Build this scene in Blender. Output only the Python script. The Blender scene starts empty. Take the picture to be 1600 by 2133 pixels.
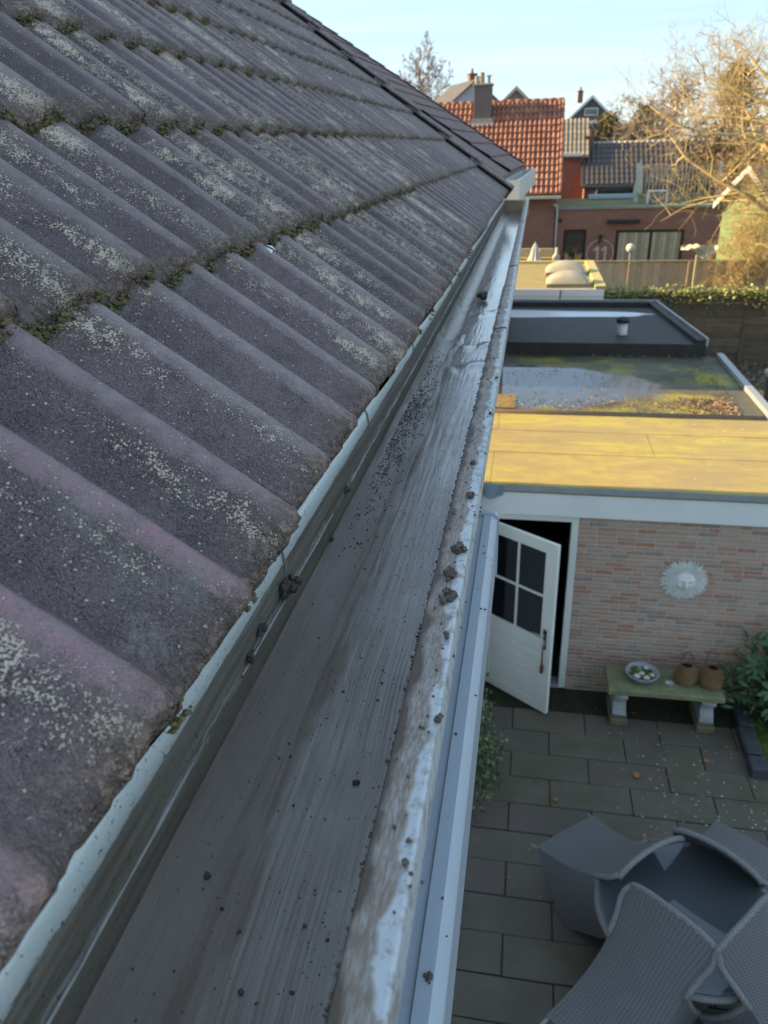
import bpy, math, random
from mathutils import Vector, Matrix, noise as mnoise
R = math.radians
random.seed(7)
scene = bpy.context.scene
COL = scene.collection

# ------------------------------------------------------------------ camera
YAW, PITCH, ROLL = 0.191297, 0.438654, 0.03
cam_data = bpy.data.cameras.new('camera')
cam = bpy.data.objects.new('camera', cam_data); COL.objects.link(cam)
fw = Vector((-math.sin(YAW)*math.cos(PITCH), math.cos(YAW)*math.cos(PITCH), -math.sin(PITCH)))
rt = Vector((math.cos(YAW), math.sin(YAW), 0)); up = rt.cross(fw)
r2 = math.cos(ROLL)*rt - math.sin(ROLL)*up
u2 = math.sin(ROLL)*rt + math.cos(ROLL)*up
CAM = Vector((0, 0, 5.5))
cam.matrix_world = Matrix(((r2.x, u2.x, -fw.x, CAM.x), (r2.y, u2.y, -fw.y, CAM.y), (r2.z, u2.z, -fw.z, CAM.z), (0, 0, 0, 1)))
cam_data.sensor_fit = 'HORIZONTAL'; cam_data.sensor_width = 36.0; cam_data.lens = 36.0*1602/1600
cam_data.clip_start = 0.02; cam_data.clip_end = 2000
cam_data.dof.use_dof = True; cam_data.dof.focus_distance = 0.95; cam_data.dof.aperture_fstop = 13.0
scene.camera = cam
def project(p):
    d = Vector(p)-CAM; z = d.dot(fw)
    if z <= 0.01: return None
    return (800+1602*d.dot(r2)/z, 1066.5-1602*d.dot(u2)/z, z)

# ------------------------------------------------------------------ sky, sun, exposure
SUN_EL = R(20.0); SUN_DIR = Vector((-math.cos(SUN_EL), -0.008, math.sin(SUN_EL))).normalized()
world = bpy.data.worlds.new('World'); scene.world = world; world.use_nodes = True
wt = world.node_tree; wt.nodes.clear()
wo = wt.nodes.new('ShaderNodeOutputWorld'); wb = wt.nodes.new('ShaderNodeBackground')
sky = wt.nodes.new('ShaderNodeTexSky'); sky.sky_type = 'NISHITA'; sky.sun_disc = False
sky.sun_elevation = SUN_EL; sky.sun_rotation = math.atan2(SUN_DIR.x, SUN_DIR.y)
sky.air_density = 1.0; sky.dust_density = 0.3; sky.ozone_density = 2.2
def wn(t, props=None, ins=None):
    nd = wt.nodes.new(t)
    for k, v in (props or {}).items(): setattr(nd, k, v)
    for k, v in (ins or {}).items():
        if isinstance(v, bpy.types.NodeSocket): wt.links.new(v, nd.inputs[k])
        else: nd.inputs[k].default_value = v
    return nd
# an even veil of thin high haze over the whole sky, with faint cirrus streaks in it
tc = wn('ShaderNodeTexCoord').outputs['Generated']
st_ = wn('ShaderNodeTexNoise', None, {'Vector': wn('ShaderNodeMapping', None, {'Vector': tc, 'Scale': (1.2, 1.2, 26.0), 'Rotation': (0, R(-2.5), 0)}).outputs[0], 'Scale': 1.3, 'Detail': 4, 'Roughness': .55}).outputs['Fac']
vk = wn('ShaderNodeMapRange', None, {'Value': st_, 'From Min': .42, 'From Max': .72, 'To Min': 1.75, 'To Max': 2.35}).outputs[0]
veil = wn('ShaderNodeVectorMath', {'operation': 'SCALE'}, {0: (.66, .98, 1.36), 'Scale': vk}).outputs[0]
half = wn('ShaderNodeVectorMath', {'operation': 'SCALE'}, {0: sky.outputs[0], 'Scale': .36}).outputs[0]
tot = wn('ShaderNodeVectorMath', {'operation': 'ADD'}, {0: half, 1: veil}).outputs[0]
wt.links.new(tot, wb.inputs[0]); wb.inputs[1].default_value = 0.1
wt.links.new(wb.outputs[0], wo.inputs[0])
sl = bpy.data.lights.new('sun', 'SUN'); sl.energy = 4.2; sl.angle = R(0.55); sl.color = (1.0, 0.77, 0.46)
sun = bpy.data.objects.new('sun', sl); COL.objects.link(sun)
sun.rotation_euler = (-SUN_DIR).to_track_quat('-Z', 'Y').to_euler(); sun.location = (-30, 0, 30)
scene.view_settings.view_transform = 'Standard'; scene.view_settings.look = 'None'
scene.view_settings.gamma = 1.0; scene.view_settings.use_curve_mapping = False
scene.view_settings.exposure = 1.58
scene.view_settings.use_white_balance = True
scene.view_settings.white_balance_temperature = 7100; scene.view_settings.white_balance_tint = 12
scene.cycles.use_denoising = True
scene.cycles.max_bounces = 6

# ------------------------------------------------------------------ material helpers
class G:
    def __init__(s, name, rough=0.7, metallic=0.0, spec=0.5):
        s.m = bpy.data.materials.new(name); s.m.use_nodes = True
        s.t = s.m.node_tree; s.b = s.t.nodes['Principled BSDF']
        s.b.inputs['Roughness'].default_value = rough; s.b.inputs['Metallic'].default_value = metallic
        s.b.inputs['Specular IOR Level'].default_value = spec
    def put(s, sock, v):
        if isinstance(v, bpy.types.NodeSocket): s.t.links.new(v, sock)
        elif isinstance(v, (tuple, list)) and len(v) == 3 and sock.type == 'RGBA': sock.default_value = (*v, 1)
        else: sock.default_value = v
    def n(s, typ, props=None, ins=None):
        nd = s.t.nodes.new(typ)
        for k, v in (props or {}).items(): setattr(nd, k, v)
        for k, v in (ins or {}).items(): s.put(nd.inputs[k], v)
        return nd
    def pos(s): return s.n('ShaderNodeNewGeometry').outputs['Position']
    def obj(s): return s.n('ShaderNodeTexCoord').outputs['Object']
    def uv(s): return s.n('ShaderNodeTexCoord').outputs['UV']
    def rnd(s): return s.n('ShaderNodeObjectInfo').outputs['Random']
    def attr(s, nm): return s.n('ShaderNodeAttribute', {'attribute_name': nm}).outputs['Fac']
    def scale(s, v, sc, loc=(0, 0, 0), rot=(0, 0, 0)):
        return s.n('ShaderNodeMapping', None, {'Vector': v, 'Scale': sc, 'Location': loc, 'Rotation': rot}).outputs[0]
    def noise(s, v, sc, det=3, ro=0.55, dist=0.0):
        return s.n('ShaderNodeTexNoise', None, {'Vector': v, 'Scale': sc, 'Detail': det, 'Roughness': ro, 'Distortion': dist}).outputs['Fac']
    def vor(s, v, sc, feat='F1'):
        return s.n('ShaderNodeTexVoronoi', {'feature': feat}, {'Vector': v, 'Scale': sc})
    def rng(s, v, a, b, c=0.0, d=1.0):
        return s.n('ShaderNodeMapRange', None, {'Value': v, 'From Min': a, 'From Max': b, 'To Min': c, 'To Max': d}).outputs[0]
    def math(s, op, a, b=0.0, c=0.0):
        return s.n('ShaderNodeMath', {'operation': op}, {0: a, 1: b, 2: c}).outputs[0]
    def mul(s, a, b): return s.math('MULTIPLY', a, b)
    def mix(s, f, a, b):
        nd = s.n('ShaderNodeMix', {'data_type': 'RGBA'}); s.put(nd.inputs[0], f); s.put(nd.inputs[6], a); s.put(nd.inputs[7], b)
        return nd.outputs[2]
    def fmix(s, f, a, b):
        nd = s.n('ShaderNodeMix', {'data_type': 'FLOAT'}); s.put(nd.inputs[0], f); s.put(nd.inputs[2], a); s.put(nd.inputs[3], b)
        return nd.outputs[0]
    def bump(s, h, st=0.3, dist=0.01, nrm=None):
        i = {'Height': h, 'Strength': st, 'Distance': dist}
        if nrm is not None: i['Normal'] = nrm
        return s.n('ShaderNodeBump', None, i).outputs[0]
    def out(s, col=None, rough=None, nrm=None, metal=None):
        if col is not None: s.put(s.b.inputs['Base Color'], col)
        if rough is not None: s.put(s.b.inputs['Roughness'], rough)
        if nrm is not None: s.put(s.b.inputs['Normal'], nrm)
        if metal is not None: s.put(s.b.inputs['Metallic'], metal)
        return s.m

def simple(name, c1, c2=None, rough=0.7, sc=8.0, bump=0.2, bsc=60.0, bd=0.004, metal=0.0, objrand=0.0, spec=0.5, det=4):
    """mottled surface: two tones by noise, an optional shift per object, fine relief"""
    g = G(name, rough, metal, spec); p = g.pos()
    c2 = c2 or tuple(x*0.75 for x in c1)
    col = g.mix(g.rng(g.noise(p, sc, det), 0.3, 0.7), c1, c2)
    if objrand:
        v = g.rng(g.rnd(), 0, 1, 1-objrand, 1+objrand)
        col = g.n('ShaderNodeHueSaturation', None, {'Color': col, 'Value': v}).outputs[0]
    nr = g.bump(g.noise(p, bsc, 3), bump, bd) if bump else None
    return g.out(col, None, nr)

# ------------------------------------------------------------------ geometry helpers
class MB:
    def __init__(s): s.v = []; s.f = []; s.mi = []; s.uv = None; s.at = {}
    def face(s, idx, m=0): s.f.append(tuple(idx)); s.mi.append(m)
    def box(s, x0, x1, y0, y1, z0, z1, m=0, bev=0.0):
        if bev > 0:
            return s.bevbox(x0, x1, y0, y1, z0, z1, bev, m)
        b = len(s.v)
        s.v += [(x, y, z) for z in (z0, z1) for y in (y0, y1) for x in (x0, x1)]
        for q in ((0, 2, 3, 1), (4, 5, 7, 6), (0, 1, 5, 4), (2, 6, 7, 3), (0, 4, 6, 2), (1, 3, 7, 5)):
            s.face([b+i for i in q], m)
        return s
    def bevbox(s, x0, x1, y0, y1, z0, z1, e, m=0):
        # chamfered box: 24 vertices
        idx = {}
        def V(x, y, z):
            k = (x, y, z)
            if k not in idx: idx[k] = len(s.v); s.v.append(k)
            return idx[k]
        X = (x0, x1); Y = (y0, y1); Z = (z0, z1); iX = (x0+e, x1-e); iY = (y0+e, y1-e); iZ = (z0+e, z1-e)
        fx = lambda i, j, k: V(X[i], iY[j], iZ[k])
        fy = lambda i, j, k: V(iX[i], Y[j], iZ[k])
        fz = lambda i, j, k: V(iX[i], iY[j], Z[k])
        def q(l, flip):
            s.face(l[::-1] if flip else l, m)
        for i in (0, 1):
            q([fx(i, 0, 0), fx(i, 1, 0), fx(i, 1, 1), fx(i, 0, 1)], i == 0)
            q([fy(0, i, 0), fy(1, i, 0), fy(1, i, 1), fy(0, i, 1)], i == 1)
            q([fz(0, 0, i), fz(1, 0, i), fz(1, 1, i), fz(0, 1, i)], i == 0)
        for i in (0, 1):
            for j in (0, 1):
                q([fx(i, j, 0), fy(i, j, 0), fy(i, j, 1), fx(i, j, 1)], i == j)
                q([fx(i, 0, j), fz(i, 0, j), fz(i, 1, j), fx(i, 1, j)], i != j)
                q([fy(0, i, j), fz(0, i, j), fz(1, i, j), fy(1, i, j)], i == j)
        for i in (0, 1):
            for j in (0, 1):
                for k in (0, 1):
                    q([fx(i, j, k), fy(i, j, k), fz(i, j, k)], (i+j+k) % 2 == 0)
        return s
    def tube(s, pts, rad, n=6, m=0, cap=True):
        pts = [Vector(p) for p in pts]; k = len(pts)
        if not isinstance(rad, (list, tuple)): rad = [rad]*k
        b = len(s.v); prev = None
        for i, p in enumerate(pts):
            d = (pts[min(i+1, k-1)]-pts[max(i-1, 0)])
            if d.length < 1e-9: d = Vector((0, 0, 1))
            d.normalize()
            if prev is None:
                a = Vector((0, 0, 1)) if abs(d.z) < 0.9 else Vector((1, 0, 0)); u = d.cross(a).normalized()
            else:
                u = (prev-d*prev.dot(d))
                u = u.normalized() if u.length > 1e-6 else d.orthogonal().normalized()
            prev = u; w = d.cross(u)
            for j in range(n):
                a = 2*math.pi*j/n
                s.v.append(tuple(p+(u*math.cos(a)+w*math.sin(a))*rad[i]))
        for i in range(k-1):
            for j in range(n):
                s.face((b+i*n+j, b+i*n+(j+1) % n, b+(i+1)*n+(j+1) % n, b+(i+1)*n+j), m)
        if cap:
            s.face([b+j for j in range(n)][::-1], m); s.face([b+(k-1)*n+j for j in range(n)], m)
        return s
    def lathe(s, prof, n=20, c=(0, 0, 0), m=0, close=True):
        b = len(s.v); k = len(prof)
        for r, z in prof:
            for j in range(n):
                a = 2*math.pi*j/n; s.v.append((c[0]+r*math.cos(a), c[1]+r*math.sin(a), c[2]+z))
        for i in range(k-1):
            for j in range(n):
                s.face((b+i*n+j, b+i*n+(j+1) % n, b+(i+1)*n+(j+1) % n, b+(i+1)*n+j), m)
        if close:
            s.face([b+j for j in range(n)][::-1], m); s.face([b+(k-1)*n+j for j in range(n)], m)
        return s
    def grid(s, fn, nu, nv, m=0, flip=False):
        b = len(s.v)
        for j in range(nv+1):
            for i in range(nu+1): s.v.append(tuple(fn(i/nu, j/nv)))
        for j in range(nv):
            for i in range(nu):
                a = b+j*(nu+1)+i; q = (a, a+1, a+nu+2, a+nu+1)
                s.face(q[::-1] if flip else q, m)
        return s
    def prism(s, poly, axis, a0, a1, m=0):
        """poly: 2D outline; axis 'x': (y,z), 'y': (x,z), 'z': (x,y)"""
        b = len(s.v); n = len(poly)
        def P(p, a):
            return {'x': (a, p[0], p[1]), 'y': (p[0], a, p[1]), 'z': (p[0], p[1], a)}[axis]
        s.v += [P(p, a0) for p in poly]+[P(p, a1) for p in poly]
        area = sum(poly[i][0]*poly[(i+1) % n][1]-poly[(i+1) % n][0]*poly[i][1] for i in range(n))
        ccw = area > 0
        if axis == 'y': ccw = not ccw
        o = list(range(n)) if ccw else list(range(n))[::-1]
        s.face([b+i for i in o][::-1], m); s.face([b+n+i for i in o], m)
        for k in range(n):
            i, j = o[k], o[(k+1) % n]
            s.face((b+i, b+j, b+n+j, b+n+i), m)
        return s
    def lump(s, c, r, rnd=0.25, sub=1, m=0, seed=0.0, sq=(1, 1, 1)):
        vs, fs = ICO[sub]; b = len(s.v)
        for v in vs:
            k = 1+rnd*2*(mnoise.noise(Vector(v)*1.7+Vector((seed*3.1, seed*1.3, seed)))) + rnd*(mnoise.noise(Vector(v)*4.0+Vector((seed, seed*2.3, seed*.7))))
            s.v.append((c[0]+v[0]*r*k*sq[0], c[1]+v[1]*r*k*sq[1], c[2]+v[2]*r*k*sq[2]))
        for f in fs: s.face([b+i for i in f], m)
        return s
    def leaf(s, c, d, nrm, L, Wd, m=0, fold=0.15):
        """pointed leaf: 4 triangles"""
        d = Vector(d).normalized(); nrm = Vector(nrm); sd = d.cross(nrm)
        if sd.length < 1e-5: sd = d.orthogonal()
        sd.normalize(); nn = sd.cross(d); c = Vector(c); b = len(s.v)
        mid = c+d*L*0.5
        s.v += [tuple(c), tuple(mid+sd*Wd/2+nn*fold*Wd), tuple(c+d*L-nn*fold*L*.3), tuple(mid-sd*Wd/2+nn*fold*Wd), tuple(mid)]
        for q in ((0, 1, 4), (1, 2, 4), (2, 3, 4), (3, 0, 4)): s.face([b+i for i in q], m)
        return s
    def mesh(s, name, mats, smooth=False):
        me = bpy.data.meshes.new(name)
        me.from_pydata(s.v, [], s.f); 
        for mt in (mats if isinstance(mats, (list, tuple)) else [mats]): me.materials.append(mt)
        me.polygons.foreach_set('material_index', s.mi)
        if smooth: me.polygons.foreach_set('use_smooth', [True]*len(s.f))
        if s.uv:
            l = me.uv_layers.new(name='UVMap')
            for lp in me.loops: l.data[lp.index].uv = s.uv[lp.vertex_index]
        for k, arr in s.at.items():
            a = me.attributes.new(k, 'FLOAT', 'POINT'); a.data.foreach_set('value', arr)
        me.update(); return me
    def build(s, name, mats, parent=None, smooth=False, loc=None):
        return put(name, s.mesh(name, mats, smooth), parent, loc)

def put(name, me, parent=None, loc=None, rot=None):
    o = bpy.data.objects.new(name, me); COL.objects.link(o)
    if parent: o.parent = parent
    if loc is not None: o.location = loc
    if rot is not None: o.rotation_euler = rot
    return o
def tag(o, label, cat, group=None, kind=None):
    o['label'] = label; o['category'] = cat
    if group: o['group'] = group
    if kind: o['kind'] = kind
    return o
def struct(o, label=None):
    o['kind'] = 'structure'
    if label: o['label'] = label
    return o
def thing(name, label, cat, loc=(0, 0, 0), rz=0.0, group=None):
    o = bpy.data.objects.new(name, None); COL.objects.link(o); o.location = loc; o.rotation_euler = (0, 0, rz)
    o.empty_display_size = 0.1
    return tag(o, label, cat, group)
def smooth_angle(o, deg=40):
    me = o.data
    me.polygons.foreach_set('use_smooth', [True]*len(me.polygons))
    try: me.set_sharp_from_angle(angle=R(deg))
    except Exception: pass
    return o

def _ico():
    t = (1+5**.5)/2
    v = [Vector(x).normalized() for x in ((-1, t, 0), (1, t, 0), (-1, -t, 0), (1, -t, 0), (0, -1, t), (0, 1, t), (0, -1, -t), (0, 1, -t), (t, 0, -1), (t, 0, 1), (-t, 0, -1), (-t, 0, 1))]
    f = [(0, 11, 5), (0, 5, 1), (0, 1, 7), (0, 7, 10), (0, 10, 11), (1, 5, 9), (5, 11, 4), (11, 10, 2), (10, 7, 6), (7, 1, 8), (3, 9, 4), (3, 4, 2), (3, 2, 6), (3, 6, 8), (3, 8, 9), (4, 9, 5), (2, 4, 11), (6, 2, 10), (8, 6, 7), (9, 8, 1)]
    res = [(v, f)]
    for _ in range(3):
        v2 = list(v); c = {}; nf = []
        def md(a, b):
            k = (min(a, b), max(a, b))
            if k not in c: c[k] = len(v2); v2.append(((v2[a]+v2[b])/2).normalized())
            return c[k]
        for a, b, d in f:
            x, y, z = md(a, b), md(b, d), md(d, a); nf += [(a, x, z), (b, y, x), (d, z, y), (x, y, z)]
        v, f = v2, nf; res.append((v, f))
    return res
ICO = _ico()
def nz(x, y=0.0, z=0.0): return mnoise.noise(Vector((x, y, z)))

# ------------------------------------------------------------------ materials
def mat_tile():
    g = G('concrete_roof_tile', 0.72, spec=0.35); p = g.pos()
    flank = g.attr('flank'); crest = g.attr('crest'); nose = g.attr('nose')
    n1 = g.noise(p, 5.0, 4); n2 = g.noise(p, 22, 4, 0.65); n3 = g.noise(p, 420, 2)
    fine = g.noise(p, 190, 4, .75)
    col = g.mix(g.rng(n1, .3, .7), (.112, .076, .084), (.210, .152, .156))
    col = g.mix(g.rng(n2, .50, .70, 0, .75), col, (.045, .038, .040))
    col = g.mix(g.rng(fine, .35, .75, 0, .35), col, (.25, .185, .17))
    col = g.mix(g.rng(g.noise(p, 600, 2), .48, .66, 0, .65), col, (.36, .28, .255)); col = g.mix(g.rng(g.noise(p, 480, 2), .52, .66, 0, .7), col, (.030, .025, .028))
    col = g.mix(g.rng(g.math('ADD', crest, g.mul(g.math('SUBTRACT', g.noise(p, 40, 4, .7), .5), .5)), .78, 1.05, 0, .70), col, (.43, .35, .325))
    col = g.mix(g.mul(g.rng(g.noise(p, 9, 5, .7), .50, .70, 0, .7), g.rng(fine, .35, .6)), col, (.30, .255, .22))
    col = g.n('ShaderNodeHueSaturation', None, {'Color': col, 'Value': g.rng(g.rnd(), 0, 1, .84, 1.16)}).outputs[0]
    # pale grey lichen rosettes
    w = g.n('ShaderNodeVectorMath', {'operation': 'ADD'}, {0: p, 1: g.n('ShaderNodeVectorMath', {'operation': 'SCALE'}, {0: g.n('ShaderNodeTexNoise', None, {'Vector': p, 'Scale': 40, 'Detail': 3}).outputs['Color'], 'Scale': .035}).outputs[0]}).outputs[0]
    v1 = g.vor(w, 13); ros = g.mul(g.rng(v1.outputs['Distance'], .32, .16), g.math('GREATER_THAN', g.n('ShaderNodeSeparateColor', None, {0: v1.outputs['Color']}).outputs[0], .72))
    ros = g.mul(ros, g.rng(g.noise(p, 130, 4, .75), .40, .62))
    col = g.mix(g.mul(ros, .75), col, (.30, .30, .275))
    # cream and pink lichen flecks, mostly on the flank of each roll
    patch = g.mul(g.rng(flank, .10, .85, .12, 1), g.mul(g.rng(g.noise(g.scale(p, (1.3, 6.5, 1.3)), 1.0, 2), .40, .60), g.rng(g.noise(p, 11, 3), .34, .60, .35, 1)))
    lo = g.noise(p, 75, 3, .6); hi = g.noise(p, 430, 2, .6)
    k = g.math('ADD', g.mul(hi, .64), g.math('ADD', g.mul(lo, .36), g.mul(patch, .225)))
    fl = g.rng(k, .655, .675)
    v3 = g.vor(p, 230); r3 = g.n('ShaderNodeSeparateColor', None, {0: v3.outputs['Color']}).outputs[2]
    dots = g.mul(g.math('GREATER_THAN', r3, g.rng(patch, 0, 1, .955, .80)), g.rng(g.math('ADD', v3.outputs['Distance'], g.mul(hi, .5)), .62, .52))
    lich = g.math('MAXIMUM', fl, dots)
    lc = g.mix(g.noise(p, 60, 2), (.80, .60, .46), (.82, .71, .55))
    col = g.mix(g.mul(lich, .92), col, lc)
    # pink bloom along some crests near the eave
    pk = g.mul(g.mul(g.rng(crest, .80, 1.0), g.mul(g.rng(g.noise(p, 2.6, 2), .36, .52), g.rng(g.n('ShaderNodeSeparateXYZ', None, {0: p}).outputs[1], .72, .50, .12, 1))), g.rng(g.noise(p, 90, 4, .7), .35, .62))
    col = g.mix(g.mul(pk, .75), col, (.52, .25, .29))
    # crusted, mossy noses
    nn = g.mul(nose, g.rng(g.noise(p, 35, 4, .7), .3, .55))
    nc = g.mix(g.rng(g.noise(p, 24, 3), .45, .6), (.19, .13, .095), (.12, .105, .05))
    nc = g.mix(g.rng(g.noise(p, 120, 2), .48, .60, 0, .8), nc, (.50, .33, .25))
    col = g.mix(g.mul(nn, .85), col, nc)
    h = g.math('ADD', g.mul(n3, .8), g.math('ADD', g.mul(lich, .6), g.math('ADD', g.mul(g.noise(p, 70, 4, .7), .5), g.mul(nn, g.mul(g.noise(p, 90, 3), 3.0)))))
    return g.out(col, g.rng(n1, .2, .8, .62, .85), g.bump(h, 1.0, .006))
M_TILE = mat_tile()

def mat_floor():
    g = G('zinc_under_wet_mud', 0.4); p = g.pos()
    sx = g.n('ShaderNodeSeparateXYZ', None, {0: p}); y = sx.outputs[1]; x = sx.outputs[0]
    wob = g.scale(p, (1.0, .16, 1.0), (0, 0, 0), (0, 0, R(-1.8)))
    dv = g.n('ShaderNodeVectorMath', {'operation': 'ADD'}, {0: wob, 1: g.n('ShaderNodeVectorMath', {'operation': 'SCALE'}, {0: g.n('ShaderNodeTexNoise', None, {'Vector': p, 'Scale': 3.5, 'Detail': 2}).outputs['Color'], 'Scale': .030}).outputs[0]}).outputs[0]
    st = g.noise(g.scale(dv, (820, 20, 1)), 1.0, 3, .6); st2 = g.noise(g.scale(dv, (150, 7.0, 1)), 1.0, 3, .6)
    gr = g.noise(p, 420, 3, .7); gr2 = g.vor(p, 330).outputs['Distance']
    big = g.noise(g.scale(p, (9, 4, 1)), 1.0, 4, .6)
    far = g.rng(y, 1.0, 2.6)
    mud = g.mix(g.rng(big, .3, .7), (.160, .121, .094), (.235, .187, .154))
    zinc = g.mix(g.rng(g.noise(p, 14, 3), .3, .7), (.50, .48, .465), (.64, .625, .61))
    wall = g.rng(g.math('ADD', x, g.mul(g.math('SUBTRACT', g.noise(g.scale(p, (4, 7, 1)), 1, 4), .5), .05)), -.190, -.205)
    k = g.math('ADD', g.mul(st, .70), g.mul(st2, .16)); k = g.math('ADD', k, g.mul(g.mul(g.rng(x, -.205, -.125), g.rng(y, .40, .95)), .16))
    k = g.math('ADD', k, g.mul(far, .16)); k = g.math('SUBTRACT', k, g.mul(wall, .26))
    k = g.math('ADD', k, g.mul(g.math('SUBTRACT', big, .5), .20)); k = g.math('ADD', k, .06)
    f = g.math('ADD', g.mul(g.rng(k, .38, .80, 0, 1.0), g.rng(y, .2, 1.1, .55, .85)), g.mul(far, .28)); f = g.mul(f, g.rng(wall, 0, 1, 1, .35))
    col = g.mix(f, mud, zinc)
    col = g.mix(g.mul(g.mul(g.rng(gr2, .22, .10), g.rng(g.noise(p, 18, 2), .45, .6)), .7), col, (.055, .042, .034))
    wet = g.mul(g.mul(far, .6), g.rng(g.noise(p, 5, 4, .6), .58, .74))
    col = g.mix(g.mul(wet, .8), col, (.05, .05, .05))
    h = g.math('ADD', g.mul(st, .8), g.math('ADD', g.mul(gr, .35), g.math('ADD', g.mul(st2, .3), g.mul(gr2, .25))))
    h = g.mul(h, g.rng(far, 0, 1, 1.0, .12))
    ro = g.math('ADD', g.fmix(f, .40, .25), g.mul(g.math('SUBTRACT', gr, .5), .25))
    ro = g.math('SUBTRACT', ro, g.mul(far, .12)); ro = g.math('SUBTRACT', ro, g.mul(wet, .12))
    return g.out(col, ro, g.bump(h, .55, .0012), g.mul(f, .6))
M_FLOOR = mat_floor()

def mat_backwall():
    g = G('stained_zinc_wall', 0.45); p = g.pos(); sx = g.n('ShaderNodeSeparateXYZ', None, {0: p}); z = sx.outputs[2]
    st = g.noise(g.scale(p, (1, 5, 120)), 1.0, 4, .65); rag = g.noise(g.scale(p, (1, 14, 60)), 1, 4, .7)
    zz = g.math('ADD', z, g.mul(g.math('SUBTRACT', rag, .5), .030))
    clean = g.rng(zz, 5.092, 5.097)
    dirt = g.mix(g.rng(st, .35, .68), (.115, .090, .062), (.24, .205, .155))
    dirt = g.mix(g.rng(zz, 5.05, 4.98, 0, .7), dirt, (.105, .080, .060))
    line = g.mul(g.rng(g.math('ABSOLUTE', g.math('SUBTRACT', zz, 5.040)), .0045, .0010), g.rng(g.noise(g.scale(p, (1, 9, 1)), 1, 3), .36, .5))
    dirt = g.mix(g.mul(line, .6), dirt, (.36, .35, .32))
    col = g.mix(clean, dirt, g.mix(g.noise(p, 26, 4), (.60, .67, .65), (.72, .77, .75)))
    col = g.mix(g.rng(g.noise(p, 230, 2), .64, .70, 0, .8), col, (.05, .04, .035))
    h = g.math('ADD', g.mul(clean, .8), g.math('ADD', g.mul(line, 1.2), g.mul(g.noise(p, 260, 3), .5)))
    return g.out(col, g.rng(st, .3, .7, .38, .62), g.bump(h, .5, .0025), g.mul(clean, .25))
M_BACK = mat_backwall()

def mat_lip():
    g = G('zinc_lip_smeared', 0.45); p = g.pos(); sx = g.n('ShaderNodeSeparateXYZ', None, {0: p}); x = sx.outputs[0]; y = sx.outputs[1]
    sa = g.noise(g.scale(p, (560, 70, 1), (0, 0, 0), (0, 0, R(7))), 1, 3, .6); sb = g.noise(g.scale(p, (420, 90, 1), (3, 1, 0), (0, 0, R(-28))), 1, 3, .6)
    st = g.fmix(g.rng(g.noise(p, 22, 2), .45, .55), sa, sb); st2 = g.noise(p, 70, 4, .65)
    big = g.noise(g.scale(p, (30, 9, 1)), 1, 3)
    xe = g.math('ADD', x, g.mul(g.math('SUBTRACT', g.noise(g.scale(p, (1, 16, 1)), 1, 4), .5), .034))
    edge = g.rng(xe, -.064, -.060)
    inner = g.rng(xe, -.075, -.081)
    k = g.math('ADD', g.mul(st, .78), g.math('ADD', g.mul(st2, .17), g.mul(big, .3)))
    f = g.rng(k, .55, 1.0); f = g.math('MAXIMUM', g.mul(edge, g.rng(st2, .7, .5)), f)
    f = g.mul(f, g.rng(inner, 0, 1, 1, .0))
    mud = g.mix(g.noise(p, 40, 3), (.21, .15, .11), (.30, .225, .17))
    zinc = g.mix(g.noise(p, 30, 3), (.49, .52, .525), (.62, .65, .65))
    mud = g.mix(g.mul(inner, .75), mud, (.06, .045, .035)); col = g.mix(f, mud, zinc)
    h = g.math('ADD', g.mul(f, -.9), g.math('ADD', g.mul(st, .6), g.mul(g.noise(p, 300, 3), .6)))
    return g.out(col, g.fmix(f, .70, .50), g.bump(h, .6, .0018), g.mul(f, .15))
M_LIP = mat_lip()

M_BEAD = simple('pale_dried_mud', (.46, .44, .40), (.34, .32, .29), .55, 90, .5, 200, .003)
M_MUD = simple('dark_wet_mud', (.060, .044, .034), (.11, .083, .064), .42, 70, .8, 160, .006)
M_MUD2 = simple('brown_mud', (.10, .072, .055), (.17, .125, .095), .6, 70, .8, 160, .006)
M_ZINC = simple('plain_zinc', (.38, .42, .43), (.27, .30, .31), .4, 20, .15, 200, .002, metal=.5)
M_CASS = simple('blue_grey_powder_coat', (.46, .52, .58), (.43, .49, .55), .35, 30, .05, 400, .001)
M_MOSS = simple('moss', (.15, .145, .05), (.30, .25, .11), .95, 60, 1.0, 300, .006)
M_MOSS2 = simple('bright_moss', (.075, .12, .02), (.13, .19, .03), .95, 40, 1.0, 200, .008)
M_VERGE = simple('verge_tile_concrete', (.13, .105, .105), (.34, .30, .26), .8, 38, .7, 90, .006)
M_WOODW = simple('white_painted_wood', (.74, .76, .73), (.66, .69, .67), .45, 5, .06, 60, .002)
M_FASCIA = simple('white_fascia_board', (.88, .88, .84), (.82, .83, .80), .45, 3, .06, 30, .002)
M_DARKTILE = simple('dark_roof_tile', (.070, .055, .046), (.10, .082, .07), .5, 12, .3, 60, .004)
M_DECK = simple('dark_underlay', (.03, .028, .027), None, .9)
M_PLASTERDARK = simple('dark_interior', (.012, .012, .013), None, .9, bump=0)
M_HOUSEBRICK = simple('house_brickwork', (.16, .085, .065), (.23, .13, .10), .85, 30, .4, 60, .006)
M_RENDERW = simple('white_wall_render', (.82, .80, .76), (.76, .74, .70), .9, 3, .3, 40, .004)
M_MORTAR = simple('grey_mortar', (.58, .53, .48), (.46, .42, .38), .95, 20, .6, 120, .005)
def paint(name, c, rough=.5, **k): return simple(name, c, tuple(x*.9 for x in c), rough, **k)

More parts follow.
